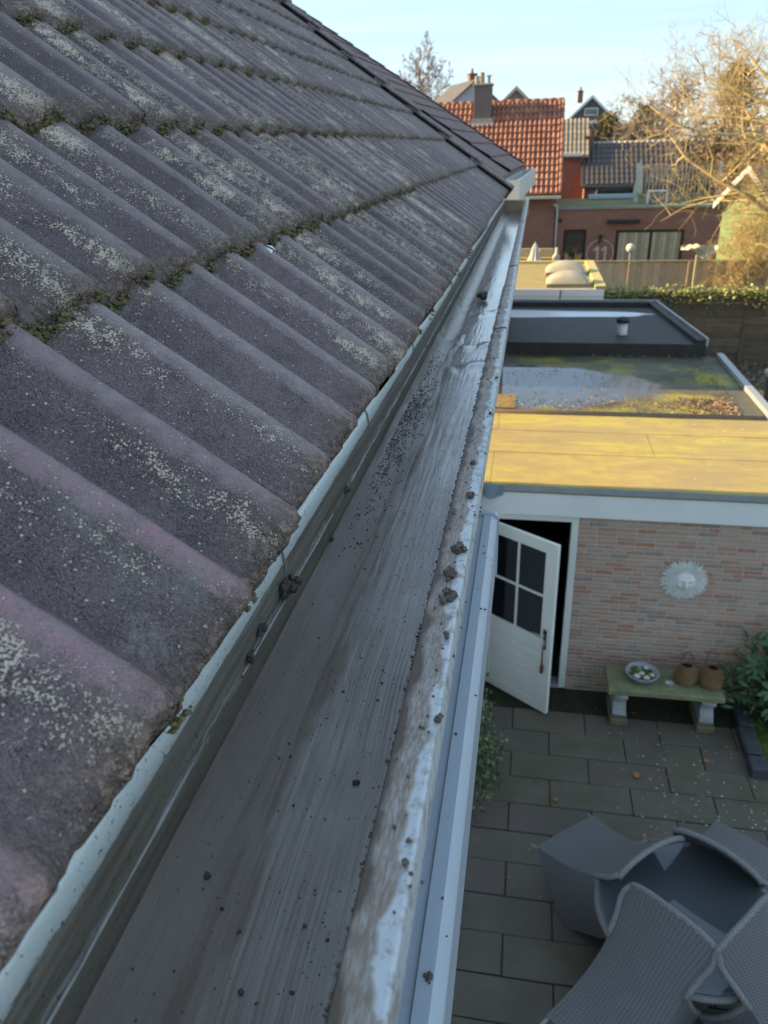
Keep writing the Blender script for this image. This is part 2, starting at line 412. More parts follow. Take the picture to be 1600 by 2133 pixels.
# ================================================================== GROUND
g = G('garden_soil', .95); p = g.pos()
soil = g.mix(g.rng(g.noise(p, 2.5, 5), .35, .65), (.060, .048, .034), (.10, .085, .055))
soil = g.mix(g.rng(g.noise(p, .12, 3), .45, .6), soil, (.055, .075, .025))
M_SOIL = g.out(soil, None, g.bump(g.noise(p, 30, 4), .6, .03))
mb = MB(); mb.v = [(-700, -300, -.03), (700, -300, -.03), (700, 1200, -.03), (-700, 1200, -.03)]; mb.face((0, 1, 2, 3))
struct(mb.build('ground', M_SOIL), 'soil and grass of the gardens behind the houses')
exec_order = []

# ================================================================== OUR HOUSE : roof of concrete tiles
EX, EZ, PIT = -0.249, 5.128, R(37.6)          # eave edge of the tile noses
US = Vector((-math.cos(PIT), 0, math.sin(PIT)))  # up the slope
NR = Vector((math.sin(PIT), 0, math.cos(PIT)))
TW, GA, TL = 0.292, 0.330, 0.400               # tile cover width, gauge, length
Y_END = 7.1; AY_BLOCKER = 7.17
house = thing('tiled_house', 'house with a steep roof of weathered grey-purple concrete tiles above the gutter', 'house', (-.45, 3.0, 0))
HL = Vector((-.45, 3.0, 0))
def hpart(mb, name, mat, parent=None, smooth=False):
    o = mb.build(name, mat, parent or house, smooth)
    if parent is None: o.location = -HL
    return o
RIDGE = 14*GA+.05
rx, rz_ = EX+US.x*RIDGE, EZ+US.z*RIDGE
mb = MB(); mb.box(-.52, -.42, -5, Y_END-.02, -.02, 4.93); mb.box(2*rx+.42, 2*rx+.52, -5, Y_END-.02, -.02, 4.93)
mb.prism([(-.42, -.02), (-.42, 4.95), (-.36, 5.02), (rx, rz_-.12), (2*rx+.36, 5.02), (2*rx+.42, 4.95), (2*rx+.42, -.02)], 'y', Y_END-.16, Y_END-.02)
mb.prism([(-.42, -.02), (-.42, 4.95), (-.36, 5.02), (rx, rz_-.12), (2*rx+.36, 5.02), (2*rx+.42, 4.95), (2*rx+.42, -.02)], 'y', -5, -4.86)
hpart(mb, 'wall', M_RENDERW)  # unseen wall, its white chosen to bounce light into the yard
mb = MB(); mb.box(-3.2, -.60, Y_END-.019, AY_BLOCKER, -.02, 5.0); hpart(mb, 'sun_blocker', M_RENDERW)  # unseen block added to stop sun slipping between house and annex
# deck under the tiles and the far slope
o0 = Vector((EX, 0, EZ))-NR*.012+US*.03; o1 = Vector((rx, 0, rz_))-NR*.012
mb = MB()
mb.prism([(o0.x, o0.z), (o1.x, o1.z), (2*rx-o0.x, o0.z), (2*rx-o0.x-.02, o0.z-.05), (rx, o1.z-.08), (o0.x-.02, o0.z-.05)], 'y', -5, Y_END)
roof = hpart(mb, 'roof', M_DECK)
mb = MB(); mb.prism([(rx+.02, o1.z+.04), (2*rx-o0.x, o0.z+.03), (2*rx-o0.x, o0.z+.004), (rx, o1.z+.004)], 'y', -5, Y_END+.03)
hpart(mb, 'back_slope', M_DARKTILE, roof)
mb = MB()
for k in range(28): mb.tube([(rx, -4.95+k*.43, rz_+.035), (rx, -4.95+k*.43+.45, rz_+.05)], [.115, .125], 10)
hpart(mb, 'ridge_tiles', M_VERGE, roof)

def wvf(t):
    tt = .5*t/.66 if t < .66 else .5+.5*(t-.66)/.34
    return .5-.5*math.cos(2*math.pi*tt)
def tile_mesh(seed, name):
    rr = random.Random(seed); nu = 34; nose_rough = 1.0
    A = .034; LIFT = .024; TH = .024
    vs = [(-.0, -TH, 1), (-.0, -TH*.42, 1), (.0035, -.0035, 1), (.011, -.0004, .8), (.03, 0, .35), (.07, 0, 0), (.14, 0, 0), (.21, 0, 0), (.28, 0, 0), (.345, 0, 0), (TL, 0, 0)]
    mb = MB(); fl = []; cr = []; ns = []
    nv = len(vs)
    for j, (v, dw, nf) in enumerate(vs):
        for i in range(nu+1):
            u = i/nu*(TW+.005); t = (u/(TW/2)+.72) % 1.0
            wv = wvf(t); prof = A*(wv**.9)
            second = (u > TW/2*1.28)
            rough = 1.0 if second else .35
            jv = 0
            if nf >= .8:
                jv = rough*(.006*nz(u*70+seed*9, j*.8)+.004*nz(u*190+seed*5, j*1.7))
                prof += rough*.003*nz(u*120+seed*3, j+9.1)
            w = prof+LIFT*(1-v/TL)+dw+.001 + .0012*nz(u*18+seed*7, v*9)
            if j == 0: w = -.030+.002*nz(u*60+seed*3, 2.2)
            if i == nu: w += .0005
            elif u > TW-.012: w += .0016
            P = Vector((0, 1, 0))*u+US*(v+jv)+NR*w
            mb.v.append(tuple(P)); fl.append(max(0., 1-abs(t-.42)/.30)); cr.append(wv if abs(t-.66) < .22 else 0.); ns.append(nf*(1.0 if second else .75))
    for j in range(nv-1):
        for i in range(nu):
            a = j*(nu+1)+i; mb.face((a, a+1, a+nu+2, a+nu+1))
    # side skirts so that the joints have depth
    for i in (0, nu):
        for j in range(1, nv-1):
            a = j*(nu+1)+i; b = a+nu+1; k = len(mb.v)
            for q in (a, b):
                mb.v.append(tuple(Vector(mb.v[q])-NR*(.018 if i == 0 else .003))); fl.append(0); cr.append(0); ns.append(0)
            mb.face((a, b, k+1, k) if i == nu else (a, k, k+1, b))
    mb.at = {'flank': fl, 'crest': cr, 'nose': ns}
    return mb.mesh(name, M_TILE, True)
tile_meshes = [tile_mesh(s*1.37+.5, 'roof_tile') for s in range(7)]
PH = 0.518-.94*TW/2 - 4*TW            # crest of a roll falls at Y = 0.405 + k*TW/2
cells = []
for r in range(14):
    for k in range(32):
        y = PH+k*TW
        if y > Y_END-.24: continue
        P = Vector((EX, y, EZ))+US*(r*GA)
        q = project(P+Vector((0, TW/2, 0))+US*.17)
        score = 1e9
        if q: score = q[2]+(1000 if not (-350 < q[0] < 1500 and -330 < q[1] < 2500) else 0)
        cells.append((score, r, k, P))
cells.sort(key=lambda c: c[0])
rest = MB(); rat = {'flank': [], 'crest': [], 'nose': []}
for i, (sc, r, k, P) in enumerate(cells):
    rr = random.Random(r*131+k)
    loc = P+NR*rr.uniform(-.001, .0015)+US*rr.uniform(-.005, .005)+Vector((0, rr.uniform(-.0003, .0003), 0))
    me = tile_meshes[rr.randrange(7)]
    if i < 290:
        o = put('roof_tile', me, roof, loc, (0, 0, rr.uniform(-.001, .001)))
    else:
        b = len(rest.v); rest.v += [tuple(v.co+loc) for v in me.vertices]
        for f in me.polygons: rest.face([b+x for x in f.vertices])
        for a in rat:
            buf = [0.0]*len(me.vertices); me.attributes[a].data.foreach_get('value', buf); rat[a] += buf
if rest.v:
    rest.at = rat; o = rest.build('roof_tile_remainder', M_TILE, roof, True); o['kind'] = 'stuff'
# verge tiles closing the far edge of the roof
def verge_mesh(seed):
    mb = MB(); n = 8
    prof = [(-.135, .056), (-.150, .056), (-.150, .068), (-.120, .078), (-.06, .082), (.0, .078), (.030, .062), (.042, .035), (.044, -.10)]
    for j in range(6):
        v = [0, .004, .03, .15, .30, .43][j]
        for i, (yy, w) in enumerate(prof):
            w2 = w+.030*(1-v/.43)-(.02 if j == 0 else 0)+.004*nz(seed*4+i*.7, v*14)
            P = Vector((0, yy+.003*nz(seed+i, v*20), 0))+US*v+NR*w2; mb.v.append(tuple(P))
    m = len(prof)
    for j in range(5):
        for i in range(m-1):
            a = j*m+i; mb.face((a, a+1, a+m+1, a+m))
    b = len(mb.v)
    for i, (yy, w) in enumerate(prof): mb.v.append(tuple(Vector((0, yy, 0))+NR*(w-.03)))
    for i in range(m-1): mb.face((i+1, i, b+i, b+i+1))
    return mb.mesh('verge_tile', M_VERGE, True)
vm = [verge_mesh(s) for s in range(3)]
for r in range(14):
    P = Vector((EX, Y_END, EZ))+US*(r*GA-.02)
    put('verge_tile', vm[r % 3], roof, P+Vector((0, random.uniform(-.006, .006), 0)), (0, 0, random.uniform(-.01, .01)))
for o in roof.children: pass
roof_off = HL - HL
# moss in the joints between the courses
mb = MB(); rr = random.Random(3)
for r in range(0, 7):
    y = -.3
    while y < min(Y_END-.25, 3.4+0*r):
        t = ((y-PH)/(TW/2)+.72) % 1.0
        wv = wvf(t)
        dens = (1-.75*wv)**1.1*(.7+1.2*max(0, nz(y*1.3, r*3.1)+.35))
        if r == 0: dens *= .02
        if rr.random() < dens:
            for q in range(16):
                P = Vector((EX, y+rr.uniform(-.014, .014), EZ))+US*(r*GA-rr.uniform(-.002, .012))+NR*(.008+.034*wv**.9+rr.uniform(-.012, .008))
                mb.lump(P, rr.uniform(.0012, .0042), .5, 0, 0 if rr.random() < .8 else 1, rr.random()*50, (1, 1, .8))
        y += .006
tag(mb.build('moss', [M_MOSS, M_MUD2], None, True), 'green-brown moss packed in the joints between the roof tile courses', 'moss', kind='stuff')
# bits lying on the tiles
def on_roof(r, y, extra=.0, dn=.0):
    v = r*GA; t = ((y-PH)/(TW/2)+.72) % 1.0; wv = wvf(t)
    return Vector((EX, y, EZ))+US*v+NR*(.008+.034*wv**.9+.017*(1-(v % GA)/TL)+dn)
mb = MB(); P = on_roof(.93, 1.36, dn=.012); mb.leaf(P, (.6, -.6, -.3), NR, .028, .016); mb.leaf(P+Vector((.0, .006, .002)), (.9, .2, -.5), NR, .02, .012)
tag(mb.build('feather_scrap', paint('white_scrap', (.7, .72, .72))), 'small white scrap stuck on the tiles below the second course', 'debris')

# ================================================================== GUTTER
GY0, GY1 = -0.7, 7.28
gut = thing('roof_gutter', 'long zinc box gutter coated with wet dark mud below the roof tiles', 'gutter', (-.16, 0, 4.97))
GL = Vector((-.16, 0, 4.97))
def gpart(mb, name, mat, smooth=False, parent=None):
    o = mb.build(name, mat, parent or gut, smooth)
    if parent is None: o.location = -GL
    return o
FZ = 4.975
def floor_fn(u, v):
    # v 0..1 along Y (denser near the camera), u across
    y = GY0+(GY1-GY0)*(v**1.7) if True else 0
    x = -.2585+u*.188
    wallk = max(0., 1-u/.33)
    edge = .30+.10*nz(y*2.3, 4.)+.05*nz(y*9., 1.)
    drift = .0065*max(0., min(1., (edge-u)*42))*(.6+.4*nz(y*3, 7)) if y < 2.4 else .003*wallk
    z = FZ+drift+(.0012*nz(x*300, y*5)+.0006*nz(x*700, y*16))*(1 if y < 1.6 else .4)
    for yc, am, wd in ((2.02, .007, .04), (2.25, .006, .03), (2.75, .003, .03)):
        d = (y-yc-.07*nz(x*14, yc)-.25*(x+.17))/wd
        z += am*math.exp(-d*d)*max(0., .55+nz(x*30, y*14))
    if 1.15 < y < 1.85: z += .010*max(0., 1-abs(u-.16-.05*nz(y*7))/.13)*max(0., .5+nz(x*55, y*26))*min(1, (y-1.15)*5, (1.85-y)*5)
    if u < .26: z += .030*((.26-u)/.26)**2.0
    if u > .96: z += .003*(u-.96)/.04
    return (x, y, z)
mb = MB(); mb.grid(floor_fn, 64, 620)
gpart(mb, 'trough', M_FLOOR, True)
def sweep(prof, y0, y1, ny, jit=0.0, seed=0.0):
    mb = MB(); m = len(prof)
    for j in range(ny+1):
        y = y0+(y1-y0)*j/ny
        for i, (x, z) in enumerate(prof):
            mb.v.append((x+jit*nz(y*1.7+seed, i*.3), y, z+jit*nz(y*2.1+seed, i*.3+9)))
    for j in range(ny):
        for i in range(m-1):
            a = j*m+i; mb.face((a, a+m, a+m+1, a+1))
    return mb
gpart(sweep([(-.268, 5.116), (-.2615, 5.112), (-.2595, 5.06), (-.2588, 5.042), (-.2575, 5.038), (-.2580, 4.99), (-.2560, 4.972)], GY0, GY1, 180, .0012, 2.), 'back_wall', M_BACK, True)
rr = random.Random(91); y = -.35
while y < 5.5:
    L = rr.uniform(.10, .42); mb = MB(); n = 14
    mb.tube([(-.2572+.0006*nz(i*.9, y*5), y+L*i/n, 5.040+.0016*nz(i*.5, y*3)) for i in range(n+1)], [.0006+.0017*max(.15, .6+nz(i*.8, y*7)) for i in range(n+1)], 6)
    gpart(mb, 'seam_bead', M_BEAD, True); y += L+rr.choice((.0, .02, .05, .12))
gpart(sweep([(-.33, 5.155), (-.262, 5.1225), (-.2535, 5.1195), (-.2512, 5.113), (-.2488, 5.0965), (-.2505, 5.0955), (-.2530, 5.108), (-.262, 5.116)], GY0, Y_END+.02, 220, .0013, 5.), 'flashing', M_BACK, True)
gpart(sweep([(-.066, 4.972), (-.064, 5.082), (-.083, 5.089), (-.0848, 5.0915), (-.0835, 5.0935), (-.070, 5.0955), (-.0555, 5.0975), (-.0528, 5.0965), (-.0520, 5.0945), (-.0505, 5.072), (-.0525, 5.069), (-.056, 5.070), (-.072, 5.070), (-.082, 4.955), (-.26, 4.950)], GY0, GY1, 180, .0010, 8.), 'front_lip', M_LIP)
mb = MB(); mb.box(-.262, -.046, GY1-.004, GY1+.012, 4.955, 5.072); mb.box(-.262, -.046, GY1-.012, GY1+.016, 5.0725, 5.088)
gpart(mb, 'end_cap', simple('weathered_end_cap', (.42, .33, .22), (.33, .27, .2), .6, 20))
smooth_angle([o for o in gut.children if o.name.startswith('front_lip')][0], 28)
for yj in (1.93, 3.05, 5.0):       # soldered joint sleeves across the lip
    pr = [(-.0865, 5.088), (-.083, 5.0955), (-.068, 5.0985), (-.0575, 5.1005), (-.0530, 5.0995), (-.0508, 5.0955), (-.0495, 5.071)]
    gpart(sweep(pr, yj, yj+.055, 3), 'joint_sleeve', M_LIP, True)
for yc in (.70, 1.17, 1.68, 2.55):   # folded clips on the flashing
    mb = MB(); mb.tube([(-.262, yc, 5.124), (-.2520, yc, 5.121), (-.2495, yc+.001, 5.113), (-.2470, yc+.002, 5.094), (-.2480, yc+.002, 5.086)], .0016, 6)
    gpart(mb, 'clip', simple('dull_zinc_clip', (.24, .25, .24), None, .5))
# soffit and fascia boards that carry the gutter
mb = MB(); mb.box(-.42, -.085, GY0-4, Y_END+.1, 4.925, 4.944)
so = hpart(mb, 'soffit_board', M_WOODW)
# mud clods: counted individually
def clod(name, x, y, r, z=None, sq=(1, 1, .7), label='', group=None, mat=None, n=1, rnd=.32):
    rr = random.Random(int(abs(x*9999)+y*777)); mb = MB(); r *= .62
    z = FZ if z is None else z
    if n > 2: n *= 3
    for i in range(n):
        mb.lump((rr.gauss(0, .5)*r*(n > 1), rr.gauss(0, .85)*r*(n > 1), r*sq[2]*.4+(rr.uniform(-.2, .6)*r if n > 1 else 0)), r*(1 if n == 1 else rr.uniform(.25, .75)), rnd, 2, 0, rr.random()*90, sq)
    o = mb.build(name, mat or M_MUD, None, True, (x, y, z))
    return tag(o, label, 'mud clod', group)
clod('mud_clod', -.2525, .720, .0145, 5.048, (1, 1.35, 1.3), 'largest dark mud clod stuck to the back wall of the gutter', n=5)
clod('mud_clod', -.2565, .638, .0075, 5.050, (1, 1.4, 1), 'mid-size mud clod on the back wall just below the largest clod', n=3)
clod('mud_clod', -.2565, .599, .0075, 5.045, (1, 1.3, 1), 'lowest of the three mud clods on the gutter back wall seam', n=3)
clod('mud_clod', -.2565, 1.035, .0075, 5.038, (1, 1.2, 1), 'mud clod on the back wall seam above the largest clod', n=4)
clod('mud_clod', -.2555, .922, .006, 5.008, (1, 1.6, 1), 'small mud clod pair at the foot of the back wall', n=2)
clod('mud_clod', -.134, .518, .0048, None, (1, 1, .9), 'round mud pellet in the middle of the gutter floor')
clod('mud_clod', -.150, .275, .0052, None, (1.1, 1, .9), 'round mud pellet on the gutter floor near the bottom edge', rnd=.25)
clod('mud_clod', -.190, .275, .0045, None, (1.2, 1.3, .6), 'flat mud pellet left of the round one near the bottom edge')
clod('mud_clod', -.172, .315, .0032, None, (1, 1, .9), 'tiny mud pellet on the near gutter floor towards the back wall')
clod('mud_clod', -.228, .395, .0042, 4.983, (1, 1, .9), 'mud pellet on the dark mud by the back wall near the bottom edge')
for i, (x, y, r, z, n, lb) in enumerate((
    (-0.064, .755, .0080, 5.098, 6, 'crumbly brown mud heap on the lip above the awning cassette end'),
    (-0.066, .70, .0075, 5.097, 6, 'crumbly brown mud heap in the middle of the lip row'),
    (-0.063, .655, .0085, 5.097, 7, 'lumpy brown mud heap at the near end of the lip row'),
    (-0.059, .585, .0045, 5.099, 3, 'small brown mud lump on the lip below the heaps'),
    (-0.054, .470, .0048, 5.099, 3, 'dark mud lump at the outer edge of the lip beside the ivy'),
    (-.061, .455, .0045, 5.098, 2, 'small brown mud lump near the middle of the lip'),
    (-0.056, .352, .0034, 5.099, 2, 'upper of two mud pellets on the outer edge of the lip near the camera'),
    (-0.058, .335, .0034, 5.099, 1, 'lower of two mud pellets on the outer edge of the lip near the camera'),
    (-0.062, .90, .0060, 5.098, 5, 'mud lump on the lip where the flat roof begins behind'),
    (-.068, 1.02, .0050, 5.096, 4, 'mud smear lump on the inner side of the lip'),
    (-0.055, 1.24, .0050, 5.099, 3, 'dark mud lump on the outer lip before the yellow roof'),
    (-0.055, 1.46, .0045, 5.099, 3, 'dark mud lump on the outer lip before the shaded roof'))):
    clod('mud_clod', x, y, r, z, (1, 1.25, .9), lb, mat=M_MUD2, n=n)
clod('leaf_clump', -.178, 3.02, .021, 4.985, (1.25, 1.7, .9), 'dark brown clump of rotted leaves in the far part of the gutter', mat=M_MUD, n=9)['category'] = 'leaf clump'
# loose grit, nobody could count it
mb = MB(); rr = random.Random(11)
for i in range(1100):
    y = .12+abs(rr.gauss(0, 1))*1.1
    if y > 4: continue
    u = rr.random()**.8
    x = -.252+u*.172
    v = ((y-GY0)/(GY1-GY0))**(1/1.7); z = floor_fn((x+.2585)/.188, v)[2]
    mb.lump((x, y, z+.0004), rr.uniform(.0003, .0009)*(1 if rr.random() < .96 else 2.2), .3, 0, 0, i*.37)
for i in range(900):      # along the inner edge of the lip
    y = rr.uniform(.15, 2.6); mb.lump((-.0845+rr.gauss(0, .0012), y, 5.091), rr.uniform(.0006, .0018), .3, 0, 0, i*.37)
for i in range(130):
    y = rr.uniform(.3, 2.0); mb.lump((rr.uniform(-.08, -.045), y, 5.097), rr.uniform(.0005, .0018), .3, 0, 1, i*.37)
for i in range(1100):      # drift of crumbs against the back wall
    y = rr.gauss(1.5, .25); x = -.248+abs(rr.gauss(0, .018)); v = ((y-GY0)/(GY1-GY0))**(1/1.7); z = floor_fn(min(1, (x+.2585)/.188), v)[2]
    mb.lump((x, y, z+.0004), rr.uniform(.0005, .0018), .5, 0, 1, i*.91)
tag(mb.build('mud_grit', [M_MUD, M_MUD2], None, True), 'fine mud grit and crumbs scattered over the gutter floor and lip', 'mud', kind='stuff')

# ================================================================== AWNING CASSETTE below the gutter
aw = thing('awning_cassette', 'blue-grey metal awning cassette mounted under the gutter', 'awning', (-.1, .5, 4.70))
AL = Vector((-.1, .5, 4.70))
pr = [(-.24, 4.70), (-.24, 4.846), (-.068, 4.846), (-.066, 4.850), (-.0515, 4.850), (-.0505, 4.849), (-.0415, 4.841), (-.040, 4.838), (-.040, 4.72), (-.06, 4.70)]
mb = MB(); mb.prism(pr, 'y', -1.6, 1.372); o = smooth_angle(mb.build('housing', M_CASS, aw), 25); o.location = -AL
mb = MB(); pe = [(-.242, 4.698), (-.242, 4.853), (-.060, 4.853), (-.046, 4.8525), (-.0395, 4.848), (-.037, 4.838), (-.037, 4.715), (-.058, 4.698)]
mb.prism(pe, 'y', 1.3725, 1.385); o = mb.build('end_plate', M_CASS, aw); o.location = -AL
mb = MB(); rr = random.Random(5)
for i in range(15): mb.lump((rr.uniform(-.062, -.042), rr.uniform(.25, 1.3), 4.8505), rr.uniform(.0008, .0022), .3, 1, 0, i, (1, 1, .5))
mb.lump((-.056, .43, 4.851), .0036, .35, 2, 0, 3.3, (1, 1, .5))
tag(mb.build('mud_specks', M_MUD2, None, True), 'brown mud specks dropped on the awning cassette', 'mud', kind='stuff')

# ================================================================== PATIO
g = G('paver_concrete', .62, spec=.4); p = g.pos()
c = g.mix(g.rng(g.noise(p, 3.0, 5), .3, .7), (.112, .098, .070), (.168, .142, .108))
c = g.mix(g.rng(g.noise(p, 1.1, 4), .48, .66, 0, .8), c, (.085, .092, .036))
c = g.mix(g.rng(g.rnd(), .2, 1, 0, .8), c, (.128, .098, .092))
c = g.mix(g.rng(g.noise(p, 150, 2), .62, .7, 0, .5), c, (.16, .16, .15))
M_PAVER = g.out(c, g.rng(g.noise(p, 2.3, 3), .3, .7, .42, .75), g.bump(g.noise(p, 110, 4), .35, .004))
M_JOINT = simple('mossy_joint', (.022, .022, .012), (.040, .042, .018), .95, 12)
patio = thing('patio_paving', 'dark mossy concrete slab paving of the courtyard', 'paving', (1.2, 4.6, 0))
patio['kind'] = 'structure'; del patio['category']
mb = MB(); mb.box(-.42, 6.2, -4, 7.3, -.06, -.022); o = mb.build('bedding', M_JOINT, patio); o.location = (-1.2, -4.6, 0)
PW, PD = .742, .338
pm = []
for s in range(4):
    mb = MB(); rr = random.Random(s); e = .006
    mb.bevbox(.004, PW-.004, .004, PD-.004, -.05, 0, .006)
    mb.v = [(x+.002*nz(x*9+s, y*9), y+.002*nz(x*8, y*9+s), z) for x, y, z in mb.v]
    pm.append(mb.mesh('paver', M_PAVER))
nrow = 0
for j in range(-4, 17):
    y0 = 6.435+.0-PD*j
    if j < -2 or y0 > 7.1: continue
    if y0 < 1.2: break
    off = .05 if (j % 2 == 1) else .423
    for i in range(-2, 5):
        x0 = off+PW*i
        if x0 < -1.1 or x0 > 3.1: continue
        rr = random.Random(i*77+j)
        o = put('paver', pm[rr.randrange(4)], patio, (x0-1.2, y0-4.6-PD, rr.uniform(-.003, .003)), (rr.uniform(-.004, .004), rr.uniform(-.004, .004), rr.uniform(-.006, .006)))
# petals and leaves on the paving
M_PETAL = paint('pale_petal', (.62, .58, .48), .8); M_LEAF = simple('dry_leaf', (.48, .22, .09), (.36, .17, .08), .8, 60)
mb = MB(); rr = random.Random(21)
for i in range(150):
    x = rr.gauss(1.75, .55); y = rr.gauss(5.75, .55)
    if y > 7.05 or x < -.2 or x > 2.9: continue
    a = rr.random()*6.28; s = rr.uniform(.012, .028)
    mb.leaf((x, y, .004+rr.random()*.003), (math.cos(a), math.sin(a), .05), (0, 0, 1), s, s*.75)
for i in range(90):
    x = rr.uniform(-.2, 2.6); y = rr.uniform(3.0, 7); a = rr.random()*6.28; s = rr.uniform(.006, .014)
    mb.leaf((x, y, .004), (math.cos(a), math.sin(a), .05), (0, 0, 1), s, s*.75)
tag(mb.build('fallen_petals', M_PETAL), 'small pale petals scattered over the dark paving', 'petals', kind='stuff')
def big_leaf(x, y, s, a, lb):
    mb = MB()
    for k in range(5):
        b = a+(k-2)*.62; L = s*(1, .85, .6)[abs(k-2)]
        mb.leaf((0, 0, .008), (math.cos(b), math.sin(b), .12+.05*k), (0, 0, 1), L, L*.55, 0, .22)
    tag(mb.build('fallen_leaf', M_LEAF, None, False, (x, y, .002)), lb, 'leaf')
big_leaf(1.26, 5.90, .075, 2.2, 'large brown maple leaf lying in the middle of the paving')
big_leaf(.46, 5.49, .05, .4, 'tan leaf on the paving left of the wicker chairs')
big_leaf(1.93, 6.20, .055, 1.2, 'curled tan leaf near the stone border')
big_leaf(1.55, 6.56, .035, 2.9, 'small tan leaf in front of the bench')

# ================================================================== ANNEX with flat roof
AY = 7.20; AZ = 2.46; AX0, AX1 = -3.2, 2.95
ann = thing('garden_annex', 'low brick annex with a yellow-green flat roof and an open white door', 'outbuilding', (1.0, AY, 0))
NL = Vector((1.0, AY, 0))
def apart(mb, name, mat, parent=None, smooth=False, loc=None):
    o = mb.build(name, mat, parent or ann, smooth)
    if parent is None: o.location = -NL
    if loc is not None: o.location = loc
    return o
DX0, DX1 = -.33, .535     # door opening
mb = MB()
mb.box(.61, AX1, AY+.0045, AY+.20, -.02, 2.30); mb.box(AX0, -.40, AY+.0045, AY+.20, -.02, 2.30)
mb.box(-.40, .61, AY+.03, AY+.20, 2.12, 2.30)
mb.box(AX1-.20, AX1, AY+.20, 12.7, -.02, 2.30); mb.box(AX0, AX0+.2, AY+.2, 12.7, -.02, 2.30); mb.box(AX0, AX1, 12.7, 12.9, -.02, 2.30)
awall = apart(mb, 'wall', M_MORTAR)
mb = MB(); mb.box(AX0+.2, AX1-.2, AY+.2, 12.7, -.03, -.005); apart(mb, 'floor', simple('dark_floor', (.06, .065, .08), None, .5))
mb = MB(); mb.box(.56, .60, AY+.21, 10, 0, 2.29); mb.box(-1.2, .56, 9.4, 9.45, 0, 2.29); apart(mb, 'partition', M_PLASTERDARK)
# bricks, one by one
BR = [((.55, .345, .25), (.45, .285, .205)), ((.52, .345, .255), (.57, .39, .295)), ((.49, .18, .11), (.54, .29, .20)), ((.32, .24, .19), (.42, .31, .245)), ((.60, .43, .325), (.50, .355, .27)), ((.47, .335, .255), (.53, .38, .29)), ((.54, .28, .19), (.46, .25, .17)), ((.57, .38, .27), (.49, .325, .235))]
BM = [simple('brick_tone', a, b, .9, 22, .9, 120, .006) for a, b in BR]
BC, BLn, BH = .0492, .182, .0400
bms = {}
def brick_mesh(L, mi):
    k = (round(L, 3), mi)
    if k not in bms:
        m = MB(); m.bevbox(0, L, 0, .06, 0, BH, .005); m.v = [(x+.0025*nz(x*31+mi, z*40), y+.003*nz(x*23+mi*3, z*31), z+.0025*nz(x*27, z*11+mi)) for x, y, z in m.v]
        bms[k] = m.mesh('brick', BM[mi])
    return bms[k]
bricks = []
rows = int(2.125/BC)
for j in range(rows+1):
    z = .004+j*BC
    x = .612; first = True
    rr = random.Random(j*17+3)
    while x < AX1-.01:
        L = BLn
        if first: L = (.088, .182, .135)[rr.randrange(3)]; first = False
        elif rr.random() < .2: L = .088
        L = min(L, AX1-x)
        if L > .03:
            w = rr.random(); mi = 0 if w < .2 else 1 if w < .36 else 2 if w < .46 else 3 if w < .57 else 4 if w < .70 else 5 if w < .84 else 6 if w < .9 else 7
            bricks.append((x, z, L, mi, rr.uniform(-.002, .001)))
        x += L+.0095
bricks_sorted = sorted(bricks, key=lambda b: (b[0] > 2.42, b[1] < .42 and 1.02 < b[0] < 2.1, b[0]))
restb = MB()
for i, (x, z, L, mi, dy) in enumerate(bricks_sorted):
    if i < 296:
        put('brick', brick_mesh(L, mi), awall, (x, AY+dy, z))
    else:
        restb.bevbox(x, x+L, AY+dy, AY+dy+.06, z, z+BH, .004, mi)
for o in awall.children: pass
o = restb.build('brick_remainder', BM, awall); o['kind'] = 'stuff'
# wide white fascia and trim
mb = MB(); mb.box(AX0, AX1+.06, AY-.055, AY-.02, 2.135, 2.405, 0, .003); apart(mb, 'fascia', M_FASCIA)
mb = MB(); mb.box(AX0, AX1+.08, AY-.075, AY-.0555, 2.40, 2.458, 0, .003); apart(mb, 'roof_edge_trim', simple('grey_roof_trim', (.34, .37, .38), (.28, .31, .32), .5, 12))
# lead flap at the corner
mb = MB(); mb.grid(lambda u, v: (-.36+u*.20, AY-.09-.012*math.sin(u*5)*v, 2.475-.16*v*(1-.5*abs(u-.4))-.01*u), 8, 5)
apart(mb, 'lead_flap', simple('blue_lead', (.26, .34, .42), None, .5), None, True)
# roof sheets
g = G('bitumen_with_algae', .85); p = g.pos()
c = g.mix(g.rng(g.noise(g.scale(p, (.7, 2.6, 1)), 1.6, 5), .3, .7), (.47, .345, .115), (.37, .275, .085))
c = g.mix(g.rng(g.noise(g.scale(p, (1.4, 2.4, 1)), 1.0, 5, .65, .6), .45, .66, 0, .9), c, (.50, .45, .06))
c = g.mix(g.rng(g.noise(g.scale(p, (3, 22, 1)), 1, 4), .5, .75, 0, .6), c, (.28, .20, .10))
vv = g.vor(p, 14); rs = g.n('ShaderNodeSeparateColor', None, {0: vv.outputs['Color']}).outputs[0]
c = g.mix(g.mul(g.math('GREATER_THAN', rs, .955), g.rng(g.math('ADD', vv.outputs['Distance'], g.mul(g.noise(p, 60, 2), .3)), .36, .26)), c, (.80, .74, .55))
c = g.mix(g.rng(g.noise(g.scale(p, (.9, 9, 1)), 1, 5, .7), .50, .68, 0, .55), c, (.22, .165, .07)); c = g.mix(g.rng(g.noise(p, 7, 5, .7), .52, .68, 0, .5), c, (.26, .20, .075)); c = g.mix(g.rng(g.noise(g.scale(p, (.8, 1.6, 1), (4, 2, 0)), 1, 4, .6), .50, .64, 0, .65), c, (.30, .235, .12)); c = g.mix(g.rng(g.noise(p, 240, 2), .45, .70, 0, .45), c, (.55, .46, .24))
M_BITU = g.out(c, None, g.bump(g.noise(p, 200, 3), .5, .004))
mb = MB(); mb.box(AX0, AX1, AY-.05, 12.8, 2.305, 2.386); aroof = apart(mb, 'roof_slab', M_DECK)
